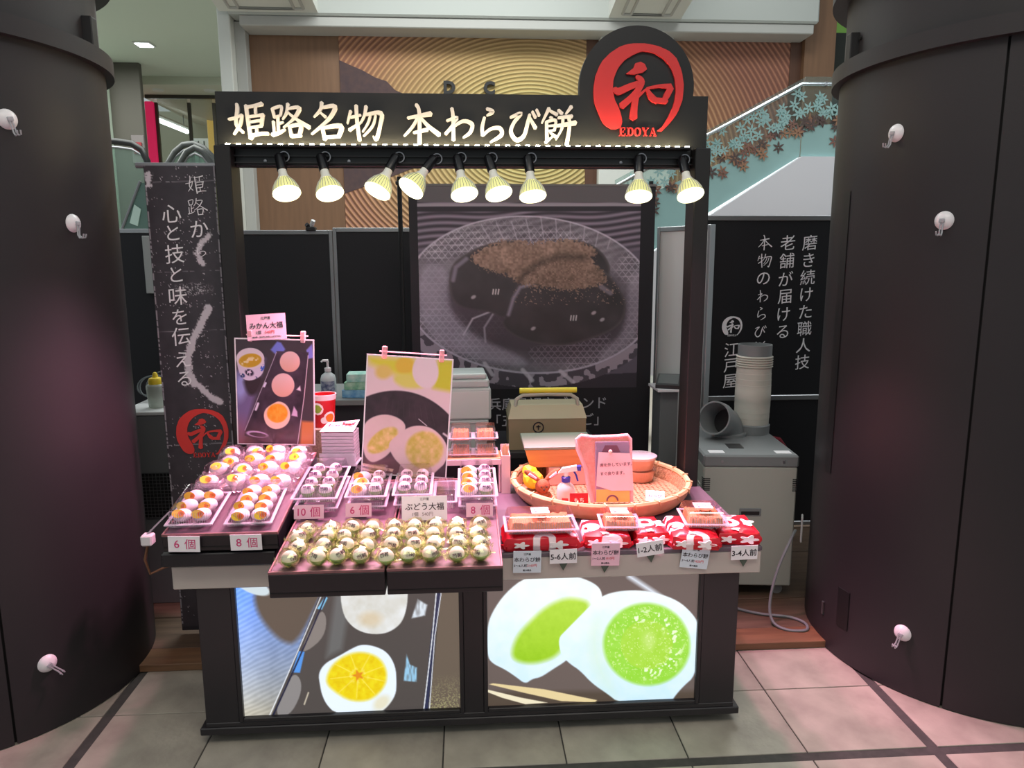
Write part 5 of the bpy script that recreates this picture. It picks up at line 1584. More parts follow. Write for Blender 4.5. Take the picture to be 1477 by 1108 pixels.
B().box(-0.036, 0.036, -0.028, 0.028, 0, 0.002).obj('card', card_w, wc)
text('lettering', 'わらび', 0.018, inkb, wc, (0, 0, 0.0024), (R(-90), 0, 0), offset=0.01)
for k, (px_, py_, rz_) in enumerate(((0.46, 0.275, 4), (0.60, 0.285, -3))):
    o = B().box(-0.07, 0.07, -0.022, 0.022, 0, 0.014, 0.004).obj('sealed_packet', clear('packet_film', (240, 214, 220), 0.4, 0.12), None, loc=(px_, py_ + 0.05, 0.668), rot=(0, 0, R(rz_)))
    setp(o, ['shiny pink packet in the basket below the note', 'shiny pink packet in the basket right of the red card'][k], 'packet')

# ---------------------------------------------------------------- shelf with packs behind the middle trays
sh = thing('small_shelf', 'small pink shelf stand with packs on it behind the middle trays', 'shelf', (0.0, 0.62, 0.656))
sh_m = M('shelf_pink_white', (230, 200, 204), 0.5)
B().box(-0.20, 0.122, 0.0, 0.125, 0.130, 0.146, 0.002).obj('top_board', oak, sh)
B().box(-0.20, 0.122, -0.004, 0.0, 0.118, 0.142, 0.001).obj('front_lip', sh_m, sh)
for x0 in (-0.198, 0.112):
    B().box(x0, x0 + 0.008, 0.0, 0.125, 0.0, 0.130, 0.001).obj('side_panel', sh_m, sh)
B().box(-0.19, 0.112, 0.115, 0.123, 0.0, 0.130).obj('back_panel', M('shelf_dark', (24, 22, 26), 0.6), sh)
for i, x in enumerate((-0.148, -0.042, 0.060)):
    for k in range(2):
        warabi_pack('%s flour mochi pack, %s on the small pink shelf' % (('lower', 'upper')[k], ('left', 'middle', 'right')[i]), x, 0.680, 0.8025 + k * 0.068, 0.094, 0.098, 0, 0.056, False)
ub = thing('utensil_box', 'pink upright box of wooden picks right of the small shelf', 'box', (0.141, 0.60, 0.656))
for (x0, x1, y0, y1) in ((-0.018, 0.018, 0, 0.003), (-0.018, 0.018, 0.097, 0.1), (-0.018, -0.015, 0.003, 0.097), (0.015, 0.018, 0.003, 0.097)):
    B().box(x0, x1, y0, y1, 0.0, 0.185 if y0 > 0.05 else 0.160).obj('box_wall', sh_m, ub)
for k in range(5):
    B().box(-0.013 + k * 0.0055, -0.009 + k * 0.0055, 0.03 + 0.01 * (k % 2), 0.034 + 0.01 * (k % 2), 0.01, 0.190 + 0.006 * (k % 3)).obj('wooden_pick', M('pick_wood', (214, 176, 120), 0.6), ub)
yb = thing('yellow_bag', 'crumpled yellow plastic bag behind the rabbit', 'bag', (0.222, 0.90, 0.656))
yb.location = (0.252, 0.600, 0.712)
yme = crumple(0.040, 77, 0.95, False)
link('bag_body', yme, M('bag_yellow', (226, 206, 40), 0.4), yb, (0, 0, 0.0))
link('bag_fold', crumple(0.032, 78, 0.8, False), M('bag_yellow'), yb, (-0.012, 0.01, 0.030), (0.4, 0.3, 0.7))

# ---------------------------------------------------------------- posters on stands
white_edge = M('poster_edge', (246, 236, 242), 0.4)


def poster(name, label, x, y, z, w, h, lean, yaw, roll, corners, fn, nx=170, ny=240):
    t = thing(name, label, 'poster', (x, y, z), (R(-lean), R(roll), R(yaw)))
    B().box(-w / 2, w / 2, 0.0, 0.004, 0, h).obj('board', white_edge, t)
    painted('print', w - 0.010, h - 0.010, nx, ny, corners, fn, paint_mat('poster_print', 0, 0.25), t, (0, -0.0008, 0.005))
    B().tube([(-w * 0.36, 0.012, h + 0.012), (w * 0.42, 0.012, h + 0.012)], 0.003, 6).obj('clip_bar', M('clear_pink', (246, 206, 214), 0.2), t)
    for xx in (-w * 0.30, w * 0.36):
        B().box(xx - 0.009, xx + 0.009, -0.006, 0.018, h - 0.014, h + 0.032, 0.003).obj('clip', clear('clip_clear', (244, 214, 216), 0.45, 0.15), t)
    return t


def paint_mikan(img, X, Y):
    img[:] = (70, 58, 66)
    put(img, m_poly(X, Y, [(0, 400), (330, 250), (160, 1100), (0, 1100)], 60), (120, 104, 150))
    put(img, np.clip((Y - 760) / 300, 0, 1) * np.clip(1 - (X - 100) / 250, 0, 1) * 0.8, (176, 92, 92))
    put(img, m_ell(X, Y, 110, 520, 60, 130, 0, 0.9), (160, 160, 220))
    put(img, m_poly(X, Y, smooth_poly([(120, 430), (330, 400), (290, 560), (220, 620), (160, 560)]), 40), (60, 44, 52))
    put(img, m_poly(X, Y, [(380, 160), (440, 80), (480, 90), (525, 150), (500, 190), (430, 200)], 16), (120, 128, 220))
    put(img, m_poly(X, Y, [(735, 150), (790, 90), (810, 220), (760, 230)], 12), (130, 130, 216))
    plate = m_poly(X, Y, [(440, 170), (760, 170), (700, 1060), (360, 1050), (180, 1000), (190, 940)], 6)
    n = fbm(X, Y, 90, 3)
    img += (np.stack([44 + 46 * n, 34 + 34 * n, 44 + 44 * n], -1) - img) * plate[..., None]
    put(img, np.clip((Y - 820) / 240, 0, 1) * plate * 0.5, (130, 84, 92))
    put(img, m_poly(X, Y, [(720, 830), (850, 830), (850, 1060), (715, 1060)], 30), (214, 126, 70))
    put(img, m_line(X, Y, [(440, 180), (300, 580), (180, 950)], 4, 4), (226, 210, 236))
    put(img, m_line(X, Y, [(756, 200), (735, 600), (695, 1050)], 6, 4), (240, 214, 230))
    put(img, m_line(X, Y, [(350, 480), (338, 510)], 22, 8), (222, 214, 240))
    put(img, m_line(X, Y, [(290, 680), (272, 740)], 22, 10), (226, 214, 236))
    put(img, m_poly(X, Y, [(690, 490), (700, 540), (655, 530)], 10), (240, 220, 236))
    put(img, m_poly(X, Y, [(640, 690), (675, 740), (680, 790), (620, 780)], 12), (214, 180, 214))
    e1 = m_ell(X, Y, 300, 980, 105, 30, 5, 0.25); e2 = m_ell(X, Y, 310, 985, 85, 20, 5, 0.25)
    put(img, np.clip(e1 - e2, 0, 1), (206, 170, 214))
    # tea cup
    put(img, m_poly(X, Y, smooth_poly([(45, 230), (320, 230), (332, 340), (300, 420), (200, 468), (120, 450), (70, 360)], 2), 6), (224, 206, 230))
    put(img, m_ell(X, Y, 185, 250, 138, 100, 0, 0.04), (232, 214, 226))
    put(img, m_ell(X, Y, 185, 270, 112, 66, -8, 0.12), (206, 160, 44))
    put(img, (noise2(X, Y, 22, 6) > 0.6) * m_ell(X, Y, 180, 280, 90, 40, -14, 0.4) * 0.8, (244, 226, 190))
    for cx, cy, rx, ry, c in ((185, 385, 44, 30, (60, 44, 70)), (115, 415, 30, 20, (60, 70, 120)), (310, 335, 18, 34, (70, 100, 200)), (255, 430, 12, 9, (60, 60, 110))):
        put(img, m_ell(X, Y, cx, cy, rx, ry, 20, 0.4) * (noise2(X, Y, 12, 9) > 0.25), c)
    for cx, cy, rx, ry in ((578, 266, 100, 98), (522, 492, 112, 114)):
        d = np.hypot((X - cx) / rx, (Y - cy) / ry)
        m = m_ell(X, Y, cx, cy, rx, ry, 0, 0.05)
        sh_ = np.clip((Y - cy) / ry * 0.5 + 0.3, 0, 1)
        img += (np.stack([238 - 14 * sh_, 196 - 36 * sh_, 196 - 56 * sh_], -1) - img) * m[..., None]
    put(img, m_poly(X, Y, smooth_poly([(350, 770), (375, 715), (440, 670), (490, 645), (560, 670), (605, 730), (610, 820), (570, 890), (480, 928), (400, 900), (360, 840)]), 6), (246, 206, 190))
    om = m_ell(X, Y, 482, 765, 100, 92, 0, 0.14)
    nn = fbm(X, Y, 30, 4)
    img += (np.stack([246 + 0 * nn, 142 + 40 * nn, 20 + 50 * nn], -1) - img) * om[..., None]
    put(img, m_line(X, Y, [(482, 690), (482, 850)], 3, 8) * 0.5, (255, 200, 90))


pm = poster('product_poster', 'orange daifuku poster with tea cup on a clip stand', -0.775, 0.60, 0.880, 0.305, 0.425, 0, 0, 2.0, [(26, 72), (795, 62), (853, 1048), (130, 1078)], paint_mikan)
card('price_card', 'pink orange daifuku price card clipped above the left poster', -0.785, 0.592, 1.302, 0.150, 0.100, 8, card_p,
     [('江戸屋', 0.012, 0.085, inkb, 0, 0), ('みかん大福', 0.026, 0.056, inkb, 0.010, 0), ('1個', 0.015, 0.030, inkb, 0, -0.03), ('540円', 0.015, 0.030, red_i, 0, 0.012), ('要冷蔵・当日中にお召し上がり下さい', 0.0065, 0.012, inkb, 0, 0)], 'product price cards', 0, -3)
ld = M('stand_clear', (230, 206, 210), 0.25)
for xx in (-0.06, 0.06):
    B().tube([(xx, 0.006, 0.01), (xx * 1.2, 0.02, -0.222)], 0.005, 8).obj('stand_leg', ld, pm, True)
B().box(-0.10, 0.10, 0.0, 0.06, -0.224, -0.219, 0.001).obj('stand_foot', ld, pm)


def paint_budou(img, X, Y):
    img[:] = (236, 206, 214)
    n = fbm(X, Y, 60, 5)
    put(img, m_poly(X, Y, [(400, 50), (760, 90), (760, 260), (560, 170), (430, 110)], 60), (226, 214, 70))
    put(img, m_poly(X, Y, [(940, 100), (1060, 110), (1040, 330), (900, 300)], 40), (214, 206, 60))
    put(img, m_ell(X, Y, 690, 130, 70, 60, 0, 0.4), (232, 190, 70))
    put(img, m_ell(X, Y, 530, 170, 60, 50, 0, 0.6), (230, 196, 110))
    put(img, m_poly(X, Y, smooth_poly([(620, 190), (760, 190), (880, 290), (700, 300), (600, 240)]), 30), (226, 214, 110))
    put(img, m_ell(X, Y, 845, 180, 98, 118, -10, 0.12), (240, 214, 224))
    # black plate
    m = m_ell(X, Y, 580, 1000, 620, 695, 8, 0.012)
    img += (np.stack([52 + 24 * n, 42 + 14 * n, 48 + 18 * n], -1) - img) * m[..., None]
    put(img, m_poly(X, Y, [(560, 780), (700, 760), (760, 940), (400, 900), (380, 780)], 60) * m, (110, 76, 84))
    put(img, m_line(X, Y, [(790, 515), (850, 565)], 5, 5), (226, 210, 220))
    put(img, m_line(X, Y, [(975, 625), (1010, 650)], 14, 10), (226, 206, 216))
    for k in range(9):
        put(img, m_line(X, Y, [(560 + k * 40, 360 + k * 10), (540 + k * 46, 450 + k * 14)], 2, 5) * 0.25, (120, 100, 108))
    put(img, m_poly(X, Y, [(370, 820), (600, 870), (590, 890), (370, 840)], 5), (220, 186, 170))
    put(img, m_poly(X, Y, [(365, 850), (500, 895), (365, 872)], 5), (220, 186, 170))
    P1 = [(380, 540), (440, 490), (530, 470), (620, 490), (690, 540), (690, 600), (620, 680), (560, 770), (460, 820), (420, 810), (380, 760), (372, 640)]
    P2 = [(552, 690), (620, 630), (700, 575), (780, 558), (880, 575), (960, 640), (1005, 720), (990, 830), (930, 880), (880, 925), (720, 925), (660, 850), (600, 790)]
    for P, cx, cy, rx, ry, rot in ((P1, 520, 660, 130, 70, -35), (P2, 830, 735, 140, 132, 0)):
        mm = m_poly(X, Y, smooth_poly(P), 8)
        s_ = fbm(X, Y, 80, 7)
        img += (np.stack([236 - 10 * s_, 204 - 12 * s_, 208 - 14 * s_], -1) - img) * mm[..., None]
        g = m_ell(X, Y, cx, cy, rx, ry, rot, 0.18)
        q = fbm(X, Y, 34, 11)
        img += (np.stack([196 + 56 * q, 178 + 34 * q, 60 + 110 * q], -1) - img) * (g * mm)[..., None]


pb = poster('product_poster', 'cut grape daifuku poster on a clip stand behind the middle packs', -0.252, 0.345, 0.815, 0.315, 0.445, 4, 0, 4.4, [(416, 48), (1048, 112), (980, 936), (368, 892)], paint_budou)
for xx in (-0.08, 0.08):
    B().tube([(xx, 0.006, 0.01), (xx, 0.04, -0.030)], 0.005, 8).obj('stand_leg', ld, pb, True)

# ---------------------------------------------------------------- leaflets and cup behind the left tray
lf = thing('leaflet_holder', 'clear holder stacked with grey edged leaflets between the posters', 'leaflets', (-0.505, 0.500, 0.83), (0, 0, R(-4)))
for k in range(9):
    B().box(-0.062, 0.062, -0.045 + 0.001 * (k % 2), 0.05, 0.008 + k * 0.0135, 0.020 + k * 0.0135, 0.001).obj('leaflet_bundle', M('paper_edge', (206, 196, 206), 0.7, noise=(200, (150, 140, 152), 0.5), stretch=(0.1, 0.1, 8)), lf)
tp = B().faces([(-0.066, -0.05, 0.134), (0.062, -0.046, 0.134), (0.066, 0.055, 0.158), (-0.060, 0.05, 0.146)], [(0, 1, 2, 3)]).obj('top_leaflet', M('leaflet_pink', (246, 196, 206), 0.5), lf)
text('leaflet_lettering', 'わらび餅', 0.026, red_i, tp, (0.004, 0.005, 0.1475), (R(-76), 0, 0), offset=0.02)
B().lathe([(0.018, 0), (0.026, 0), (0.026, 0.001), (0.018, 0.001)], (0.03, 0.03, 0.152), 16).obj('leaflet_ring', red_i, tp, rot=(0, 0, 0))
B().box(-0.070, 0.070, -0.055, 0.055, 0.0, 0.006, 0.001).box(-0.070, 0.070, -0.055, -0.052, 0.0, 0.05).obj('holder', pack_edge, lf)
B().box(-0.05, 0.05, -0.03, 0.03, -0.174, 0.0, 0.002).obj('holder_stand', tray_side, lf)
cp = thing('paper_tub', 'red paper tub with fruit pictures behind the leaflets', 'tub', (-0.600, 0.690, 0.935))
B().lathe([(0, 0), (0.040, 0), (0.050, 0.128), (0.052, 0.132), (0.049, 0.131), (0.038, 0.004), (0, 0.004)], seg=32).obj('tub_wall', M('tub_red', (204, 24, 36), 0.4), cp, True)
B().lathe([(0.0488, 0.112), (0.0492, 0.134), (0.0525, 0.134), (0.0502, 0.112)], seg=32).obj('tub_rim', M('tub_white', (226, 206, 206), 0.5), cp, True)
for a, z, r_, c in ((-112, 0.078, 0.026, yel_m), (-48, 0.040, 0.026, org_m), (-80, 0.03, 0.014, wh_m)):
    rad = 0.040 + 0.010 * z / 0.128 + 0.001
    for rr_, mt, dd in ((r_, wh_m, 0.0), (r_ * 0.68, M('fruit_green', (150, 186, 60), 0.5) if c is yel_m else c, 0.0012)):
        n_ = 12
        b = B()
        ring = []
        for k in range(n_):
            q = 2 * math.pi * k / n_
            aa = R(a) + rr_ * math.cos(q) / rad
            zz_ = z + rr_ * math.sin(q)
            rd = 0.040 + 0.010 * zz_ / 0.128 + 0.0012 + dd
            ring.append((rd * math.cos(aa), rd * math.sin(aa), zz_))
        rd = 0.040 + 0.010 * z / 0.128 + 0.0014 + dd
        b.faces([(rd * math.cos(R(a)), rd * math.sin(R(a)), z)] + ring, [(0, k + 1, (k + 1) % n_ + 1) for k in range(n_)])
        b.obj('fruit_picture', mt, cp)
ck = B().box(-0.68, -0.50, 0.63, 0.755, 0.656, 0.934, 0.003).obj('crate', M('crate_wicker', (176, 150, 126), 0.7, noise=(160, (120, 96, 80), 0.5)))
setp(ck, 'tan wicker crate under the red paper tub', 'crate')
# ---------------------------------------------------------------- things behind the counter
grey_lam = M('laminate_grey', (128, 132, 132), 0.45)
dk = thing('work_desk', 'grey work desk behind the stall in front of the partitions', 'desk', (-0.78, 1.72, 0.03))
B().box(-0.52, 0.36, -0.26, 0.26, 0.835, 0.865, 0.003).obj('desk_top', grey_lam, dk)
B().box(-0.50, 0.34, -0.22, 0.24, 0.62, 0.835, 0.002).obj('drawer_unit', M('desk_dark', (44, 46, 50), 0.5), dk)
for x_ in (-0.49, 0.33):
    for y_ in (-0.23, 0.23):
        B().box(x_ - 0.015, x_ + 0.015, y_ - 0.015, y_ + 0.015, 0.0, 0.835).obj('leg', M('desk_dark'), dk)
pu = thing('pump_bottle', 'white pump bottle on the grey desk left of the grape poster', 'bottle', (-0.735, 1.53, 0.8955))
B().lathe([(0, 0), (0.036, 0), (0.040, 0.006), (0.040, 0.100), (0.034, 0.120), (0.014, 0.136), (0.013, 0.146), (0, 0.146)], seg=24).obj('bottle', M('bottle_white', (206, 214, 216), 0.35), pu, True)
B().lathe([(0.017, 0.140), (0.017, 0.158), (0.006, 0.162), (0.006, 0.190), (0, 0.190)], seg=16).obj('pump_collar', cup_m, pu, True)
B().tube([(0, 0, 0.186), (0, 0, 0.196), (-0.022, -0.01, 0.198), (-0.030, -0.012, 0.190)], [0.008, 0.008, 0.006, 0.005], 8).obj('pump_spout', cup_m, pu, True)
B().lathe([(0.0405, 0.03), (0.0408, 0.092)], seg=24, a0=-150, a1=-30).obj('bottle_label', M('label_print', (170, 180, 196), 0.5, noise=(60, (80, 90, 130), 0.3)), pu, True)
for k in range(3):
    o = thing('tissue_box', ('lowest', 'middle', 'topmost')[k] + ' green and blue tissue box on the grey desk', 'box', (-0.585 + 0.01 * k, 1.56, 0.8955 + k * 0.042), (0, 0, R(-8 + 5 * k)), 'stacked tissue boxes on the desk')
    B().box(-0.075, 0.09, -0.05, 0.07, 0.0, 0.041, 0.002).obj('carton', M('tissue_print_%d' % k, ((60, 130, 190), (80, 170, 130), (120, 200, 186))[k], 0.5, noise=(30, ((150, 200, 220), (190, 224, 200), (210, 236, 224))[k], 0.4)), o)
tbl = thing('back_table', 'low dark table behind the counter carrying the tool box', 'table', (0.18, 1.30, 0.03))
B().box(-0.36, 0.46, -0.20, 0.26, 0.635, 0.665, 0.002).obj('table_top', M('desk_dark'), tbl)
for x_ in (-0.34, 0.44):
    for y_ in (-0.18, 0.24):
        B().box(x_ - 0.014, x_ + 0.014, y_ - 0.014, y_ + 0.014, 0, 0.635).obj('leg', M('desk_dark'), tbl)
bins = M('bin_grey_green', (176, 186, 184), 0.4)
bt = thing('storage_bin', 'lower grey green plastic bin behind the small shelf', 'storage bin', (-0.025, 1.25, 0.6955), (0, 0, 0), 'stacked plastic bins')
B().box(-0.115, 0.105, -0.11, 0.13, 0, 0.150, 0.008, 2).obj('bin_body', bins, bt)
B().box(-0.122, 0.112, -0.117, 0.137, 0.135, 0.152, 0.004).obj('bin_rim', bins, bt)
bt2 = thing('storage_bin', 'upper grey green plastic bin with lid behind the small shelf', 'storage bin', (-0.018, 1.25, 0.848), (0, 0, R(2)), 'stacked plastic bins')
B().box(-0.125, 0.115, -0.11, 0.13, 0, 0.155, 0.010, 2).obj('bin_body', bins, bt2)
B().box(-0.115, 0.105, -0.113, -0.109, 0.01, 0.14, 0.001).obj('front_panel', M('bin_panel', (196, 204, 200), 0.4), bt2)
B().box(-0.118, 0.108, -0.105, 0.125, 0.155, 0.195, 0.010, 2).obj('lid', bins, bt2)
B().box(-0.105, 0.095, -0.095, 0.115, 0.195, 0.222, 0.010, 2).obj('lid_step', bins, bt2)
tx_ = thing('carry_box', 'olive beige carry box with yellow grip handle behind the basket', 'box', (0.37, 1.25, 0.6955))
ob = M('box_olive', (146, 134, 106), 0.5)
B().faces([(-0.185, -0.10, 0), (0.19, -0.10, 0), (0.19, 0.12, 0), (-0.185, 0.12, 0), (-0.185, -0.10, 0.152), (0.19, -0.10, 0.152), (0.19, 0.12, 0.152), (-0.185, 0.12, 0.152)], [(3, 2, 1, 0), (0, 1, 5, 4), (1, 2, 6, 5), (2, 3, 7, 6), (3, 0, 4, 7), (4, 5, 6, 7)]).obj('box_body', ob, tx_)
B().faces([(-0.188, -0.103, 0.152), (0.193, -0.103, 0.152), (0.193, 0.123, 0.152), (-0.188, 0.123, 0.152), (-0.170, -0.06, 0.212), (0.178, -0.06, 0.212), (0.178, 0.085, 0.212), (-0.170, 0.085, 0.212)], [(3, 2, 1, 0), (0, 1, 5, 4), (1, 2, 6, 5), (2, 3, 7, 6), (3, 0, 4, 7), (4, 5, 6, 7)]).obj('box_lid', M('box_lid_beige', (176, 168, 140), 0.5), tx_)
B().tube([(-0.150, -0.055, 0.205), (-0.145, -0.058, 0.240), (-0.115, -0.06, 0.262), (0.0, -0.06, 0.266), (0.120, -0.06, 0.262), (0.150, -0.058, 0.240), (0.156, -0.055, 0.205)], 0.010, 10).obj('handle', M('handle_grey', (176, 176, 164), 0.45), tx_, True)
B().tube([(-0.130, -0.06, 0.284), (0.148, -0.06, 0.284)], 0.0135, 12).obj('yellow_grip', M('grip_yellow', (226, 214, 60), 0.45), tx_, True)
B().lathe([(0.022, 0), (0.027, 0), (0.027, 0.002), (0.022, 0.002), (0.022, 0)], (-0.042, -0.103, 0.11), 20, axis='y').obj('badge_ring', inkb, tx_)
B().box(-0.044, -0.040, -0.104, -0.100, 0.098, 0.122).box(-0.052, -0.032, -0.104, -0.100, 0.112, 0.116).obj('badge_mark', inkb, tx_)

# big poster of jelly on a glass plate
bp = thing('backdrop_poster', 'large dark poster of powdered jelly on a glass plate', 'poster', (0.352, 1.90, 0.0))


def paint_jelly(img, X, Y):
    img[:] = (88, 80, 92)
    sl = 0.5 + 0.5 * np.sin((Y + 0.06 * X + 10 * np.sin(X / 90.0)) / 5.4)
    top = np.clip((360 - Y) / 60, 0, 1)
    img += (np.stack([52 + 74 * sl, 46 + 68 * sl, 54 + 74 * sl], -1) - img) * top[..., None]
    put(img, m_poly(X, Y, [(48, 0), (1230, 0), (1230, 85), (48, 85)], 6), (86, 82, 84))
    put(img, m_line(X, Y, [(48, 100), (1230, 96)], 16, 4), (140, 132, 140))
    put(img, m_line(X, Y, [(48, 122), (1230, 118)], 26, 4), (44, 40, 46))
    # glass plate
    pl = m_ell(X, Y, 640, 590, 660, 432, 4, 0.012)
    pr = np.hypot((X - 640) / 660, (Y - 590) / 432); pa = np.arctan2((Y - 590) / 432, (X - 640) / 660)
    d1 = np.abs(np.sin((X + Y * 0.8) / 11.0)); d2 = np.abs(np.sin((X - Y * 0.8) / 11.0)); d3 = np.abs(np.sin(Y / 11.0))
    dia = np.clip(1 - np.minimum(np.minimum(d1, d2), d3) / 0.35, 0, 1)
    n = fbm(X, Y, 70, 3)
    patch = np.clip((noise2(X, Y, 150, 77) - .35) * 4, 0.15, 1)          # facets come and go round the plate
    slat_through = 0.5 + 0.5 * np.sin((Y + 0.3 * X) / 6.0)
    up = np.clip((430 - Y) / 120, 0, 1)
    base = 84 + 44 * n + 26 * up * (slat_through - .5)
    col = np.stack([base + 66 * dia * patch, base - 6 + 64 * dia * patch, base + 2 + 68 * dia * patch], -1)
    img += (col - img) * pl[..., None]
    for k in range(10):                                                  # long cut lines at the top
        x_ = 380 + k * 78
        put(img, m_line(X, Y, [(x_, 165 + abs(k - 4) * 9), (x_ + 70 - k * 12, 330)], 5, 5) * pl * 0.7, (176, 168, 182))
    put(img, m_ell(X, Y, 690, 650, 500, 290, 8, 0.30) * 0.85, (58, 50, 58))
    put(img, m_poly(X, Y, smooth_poly([(50, 400), (210, 420), (200, 600), (230, 700), (330, 810), (600, 930), (620, 985), (300, 940), (50, 770)]), 30) * (0.55 + 0.25 * dia), (158, 150, 166))
    put(img, m_poly(X, Y, smooth_poly([(1150, 500), (1225, 430), (1225, 800), (1060, 930), (1000, 960), (1010, 900), (1150, 780)]), 30) * (0.5 + .3 * dia), (156, 148, 162))
    fac = (dia * m_poly(X, Y, [(620, 880), (1060, 800), (1040, 930), (800, 985), (640, 960)], 20))
    put(img, fac * 0.6, (150, 140, 154))
    e1 = m_ell(X, Y, 640, 590, 662, 434, 4, 0.01); e2 = m_ell(X, Y, 640, 588, 650, 424, 4, 0.01)
    put(img, np.clip(e1 - e2, 0, 1) * 0.8, (184, 176, 190))
    # lower rim with drops of cut glass
    lowr = np.clip(m_ell(X, Y, 640, 640, 700, 460, 2, 0.01) - e1, 0, 1) * (Y > 600)
    blob = (noise2(X, Y, 30, 14) > 0.52)
    img += (np.stack([70 + 86 * blob, 64 + 80 * blob, 72 + 84 * blob], -1) - img) * (lowr * 0.9)[..., None]
    for a, b_ in (((390, 960), (430, 1025)), ((590, 1000), (640, 1060)), ((790, 1010), (860, 1075))):
        put(img, m_line(X, Y, [a, b_], 22, 8) * 0.8, (190, 182, 192))
    put(img, (Y > 1050 - (X - 640) * 0.05) * 1.0 * (lowr < .5) * (e1 < .5) * np.clip((Y - 1000) / 30, 0, 1), (48, 42, 50))
    put(img, m_line(X, Y, [(280, 800), (330, 710), (430, 670)], 8, 8), (180, 172, 184))
    put(img, m_line(X, Y, [(395, 840), (390, 760), (440, 680)], 10, 8) * 0.8, (160, 152, 164))
    # the jelly pieces
    P1 = [(205, 520), (220, 420), (290, 360), (400, 305), (550, 285), (640, 305), (640, 480), (560, 600), (500, 720), (420, 670), (300, 660), (225, 620)]
    P0 = [(760, 285), (900, 285), (1000, 330), (1062, 420), (1050, 500), (900, 520), (760, 460)]
    P2 = [(478, 740), (515, 690), (540, 560), (600, 470), (720, 400), (900, 390), (1030, 450), (1100, 530), (1152, 640), (1115, 760), (960, 832), (800, 872), (640, 850), (530, 800)]
    for P in (P0, P1, P2):
        m = m_poly(X, Y, smooth_poly(P), 8)
        q = fbm(X, Y, 120, 5)
        img += (np.stack([44 + 22 * q, 41 + 20 * q, 42 + 22 * q], -1) - img) * m[..., None]
        rim = np.clip(m - m_poly(X, Y, [(x + (640 - x) * 0.02, y + (600 - y) * 0.03) for x, y in smooth_poly(P)], 14), 0, 1)
        put(img, rim * 0.35, (120, 108, 112))
    put(img, m_line(X, Y, [(230, 500), (245, 430), (300, 385)], 22, 12) * 0.7, (138, 128, 146))
    put(img, m_line(X, Y, [(518, 690), (545, 600), (580, 540), (650, 520)], 18, 14) * 0.75, (150, 140, 158))
    put(img, m_line(X, Y, [(1010, 540), (1060, 575)], 26, 10) * 0.6, (150, 138, 150))
    # powder
    pw = m_poly(X + (noise2(X, Y, 9, 31) - .5) * 36, Y + (noise2(X, Y, 7, 32) - .5) * 36, smooth_poly([(310, 385), (400, 315), (540, 285), (640, 305), (760, 282), (900, 285), (990, 350), (950, 380), (1060, 500), (980, 540), (850, 560), (720, 545), (560, 525), (540, 480), (380, 440)]), 8)
    g = noise2(X, Y, 9, 33) * 0.7 + fbm(X, Y, 50, 34) * 0.7 + 0.25 * np.clip((430 - Y) / 200, -1, 1)
    crease = 1 - 0.4 * m_line(X, Y, [(560, 540), (600, 470), (700, 400), (800, 372), (930, 380)], 26, 40)
    img += (np.stack([(84 + 62 * g) * crease, (66 + 54 * g) * crease, (56 + 50 * g) * crease], -1) - img) * pw[..., None]
    sp_ = (noise2(X, Y, 6, 36) > 0.86) * m_poly(X, Y, smooth_poly(P2), 8) * (Y < 640)
    put(img, sp_ * 0.7, (170, 140, 124))
    for x, y in ((440, 565), (850, 712)):
        for k in range(3):
            put(img, m_line(X, Y, [(x + k * 14, y - 14), (x - 4 + k * 14, y + 12)], 6, 4), (206, 198, 200))
    img[:] = np.clip(img * 1.18 + 6, 0, 255)
    for x, y in ((335, 592), (970, 684), (648, 768), (1015, 722)):
        put(img, m_ell(X, Y, x, y, 14, 9, -30, 0.6), (190, 180, 186))


painted('print', 1.255, 1.145, 340, 310, [(48, 0), (1226, 0), (1198, 1108), (58, 1108)], paint_jelly, paint_mat('poster_print_dark', 0, 0.4), bp, (0.0, -0.0025, 0.863))
B().box(-0.675, 0.71, 0.0, 0.004, 0.10, 2.012).obj('sheet', M('poster_black', (30, 28, 34), 0.5), bp)
for k, s_ in enumerate(('兵庫県認定ブランド', '「五つ星ひょうご」')):
    text('poster_lettering', s_, 0.078, M('poster_ink', (190, 186, 194), 0.5), bp, (0.105, -0.002, 0.775 - 0.10 * k), offset=0.006)
B().box(-0.68, 0.715, -0.004, 0.01, 2.008, 2.020).obj('top_rail', M('rail_clear', (120, 118, 116), 0.3), bp)
for x_, zt_ in ((-0.725, 2.06), (0.690, 2.04)):
    B().tube([(x_, 0.03, 0.03), (x_, 0.03, zt_)], 0.013, 8).obj('stand_pole', M('frame_black'), bp, True)
    B().box(x_ - 0.02, x_ + 0.025, 0.01, 0.05, zt_ - 0.045, zt_ - 0.025, 0.003).obj('pole_clamp', M('frame_black'), bp)
    B().box(x_ - 0.04, x_ + 0.04, -0.02, 0.25, 0.03, 0.045, 0.004).obj('pole_foot', M('frame_black'), bp)
B().tube([(-0.725, 0.03, 2.0), (0.690, 0.03, 2.0)], 0.01, 8).obj('cross_bar', M('frame_black'), bp, True)

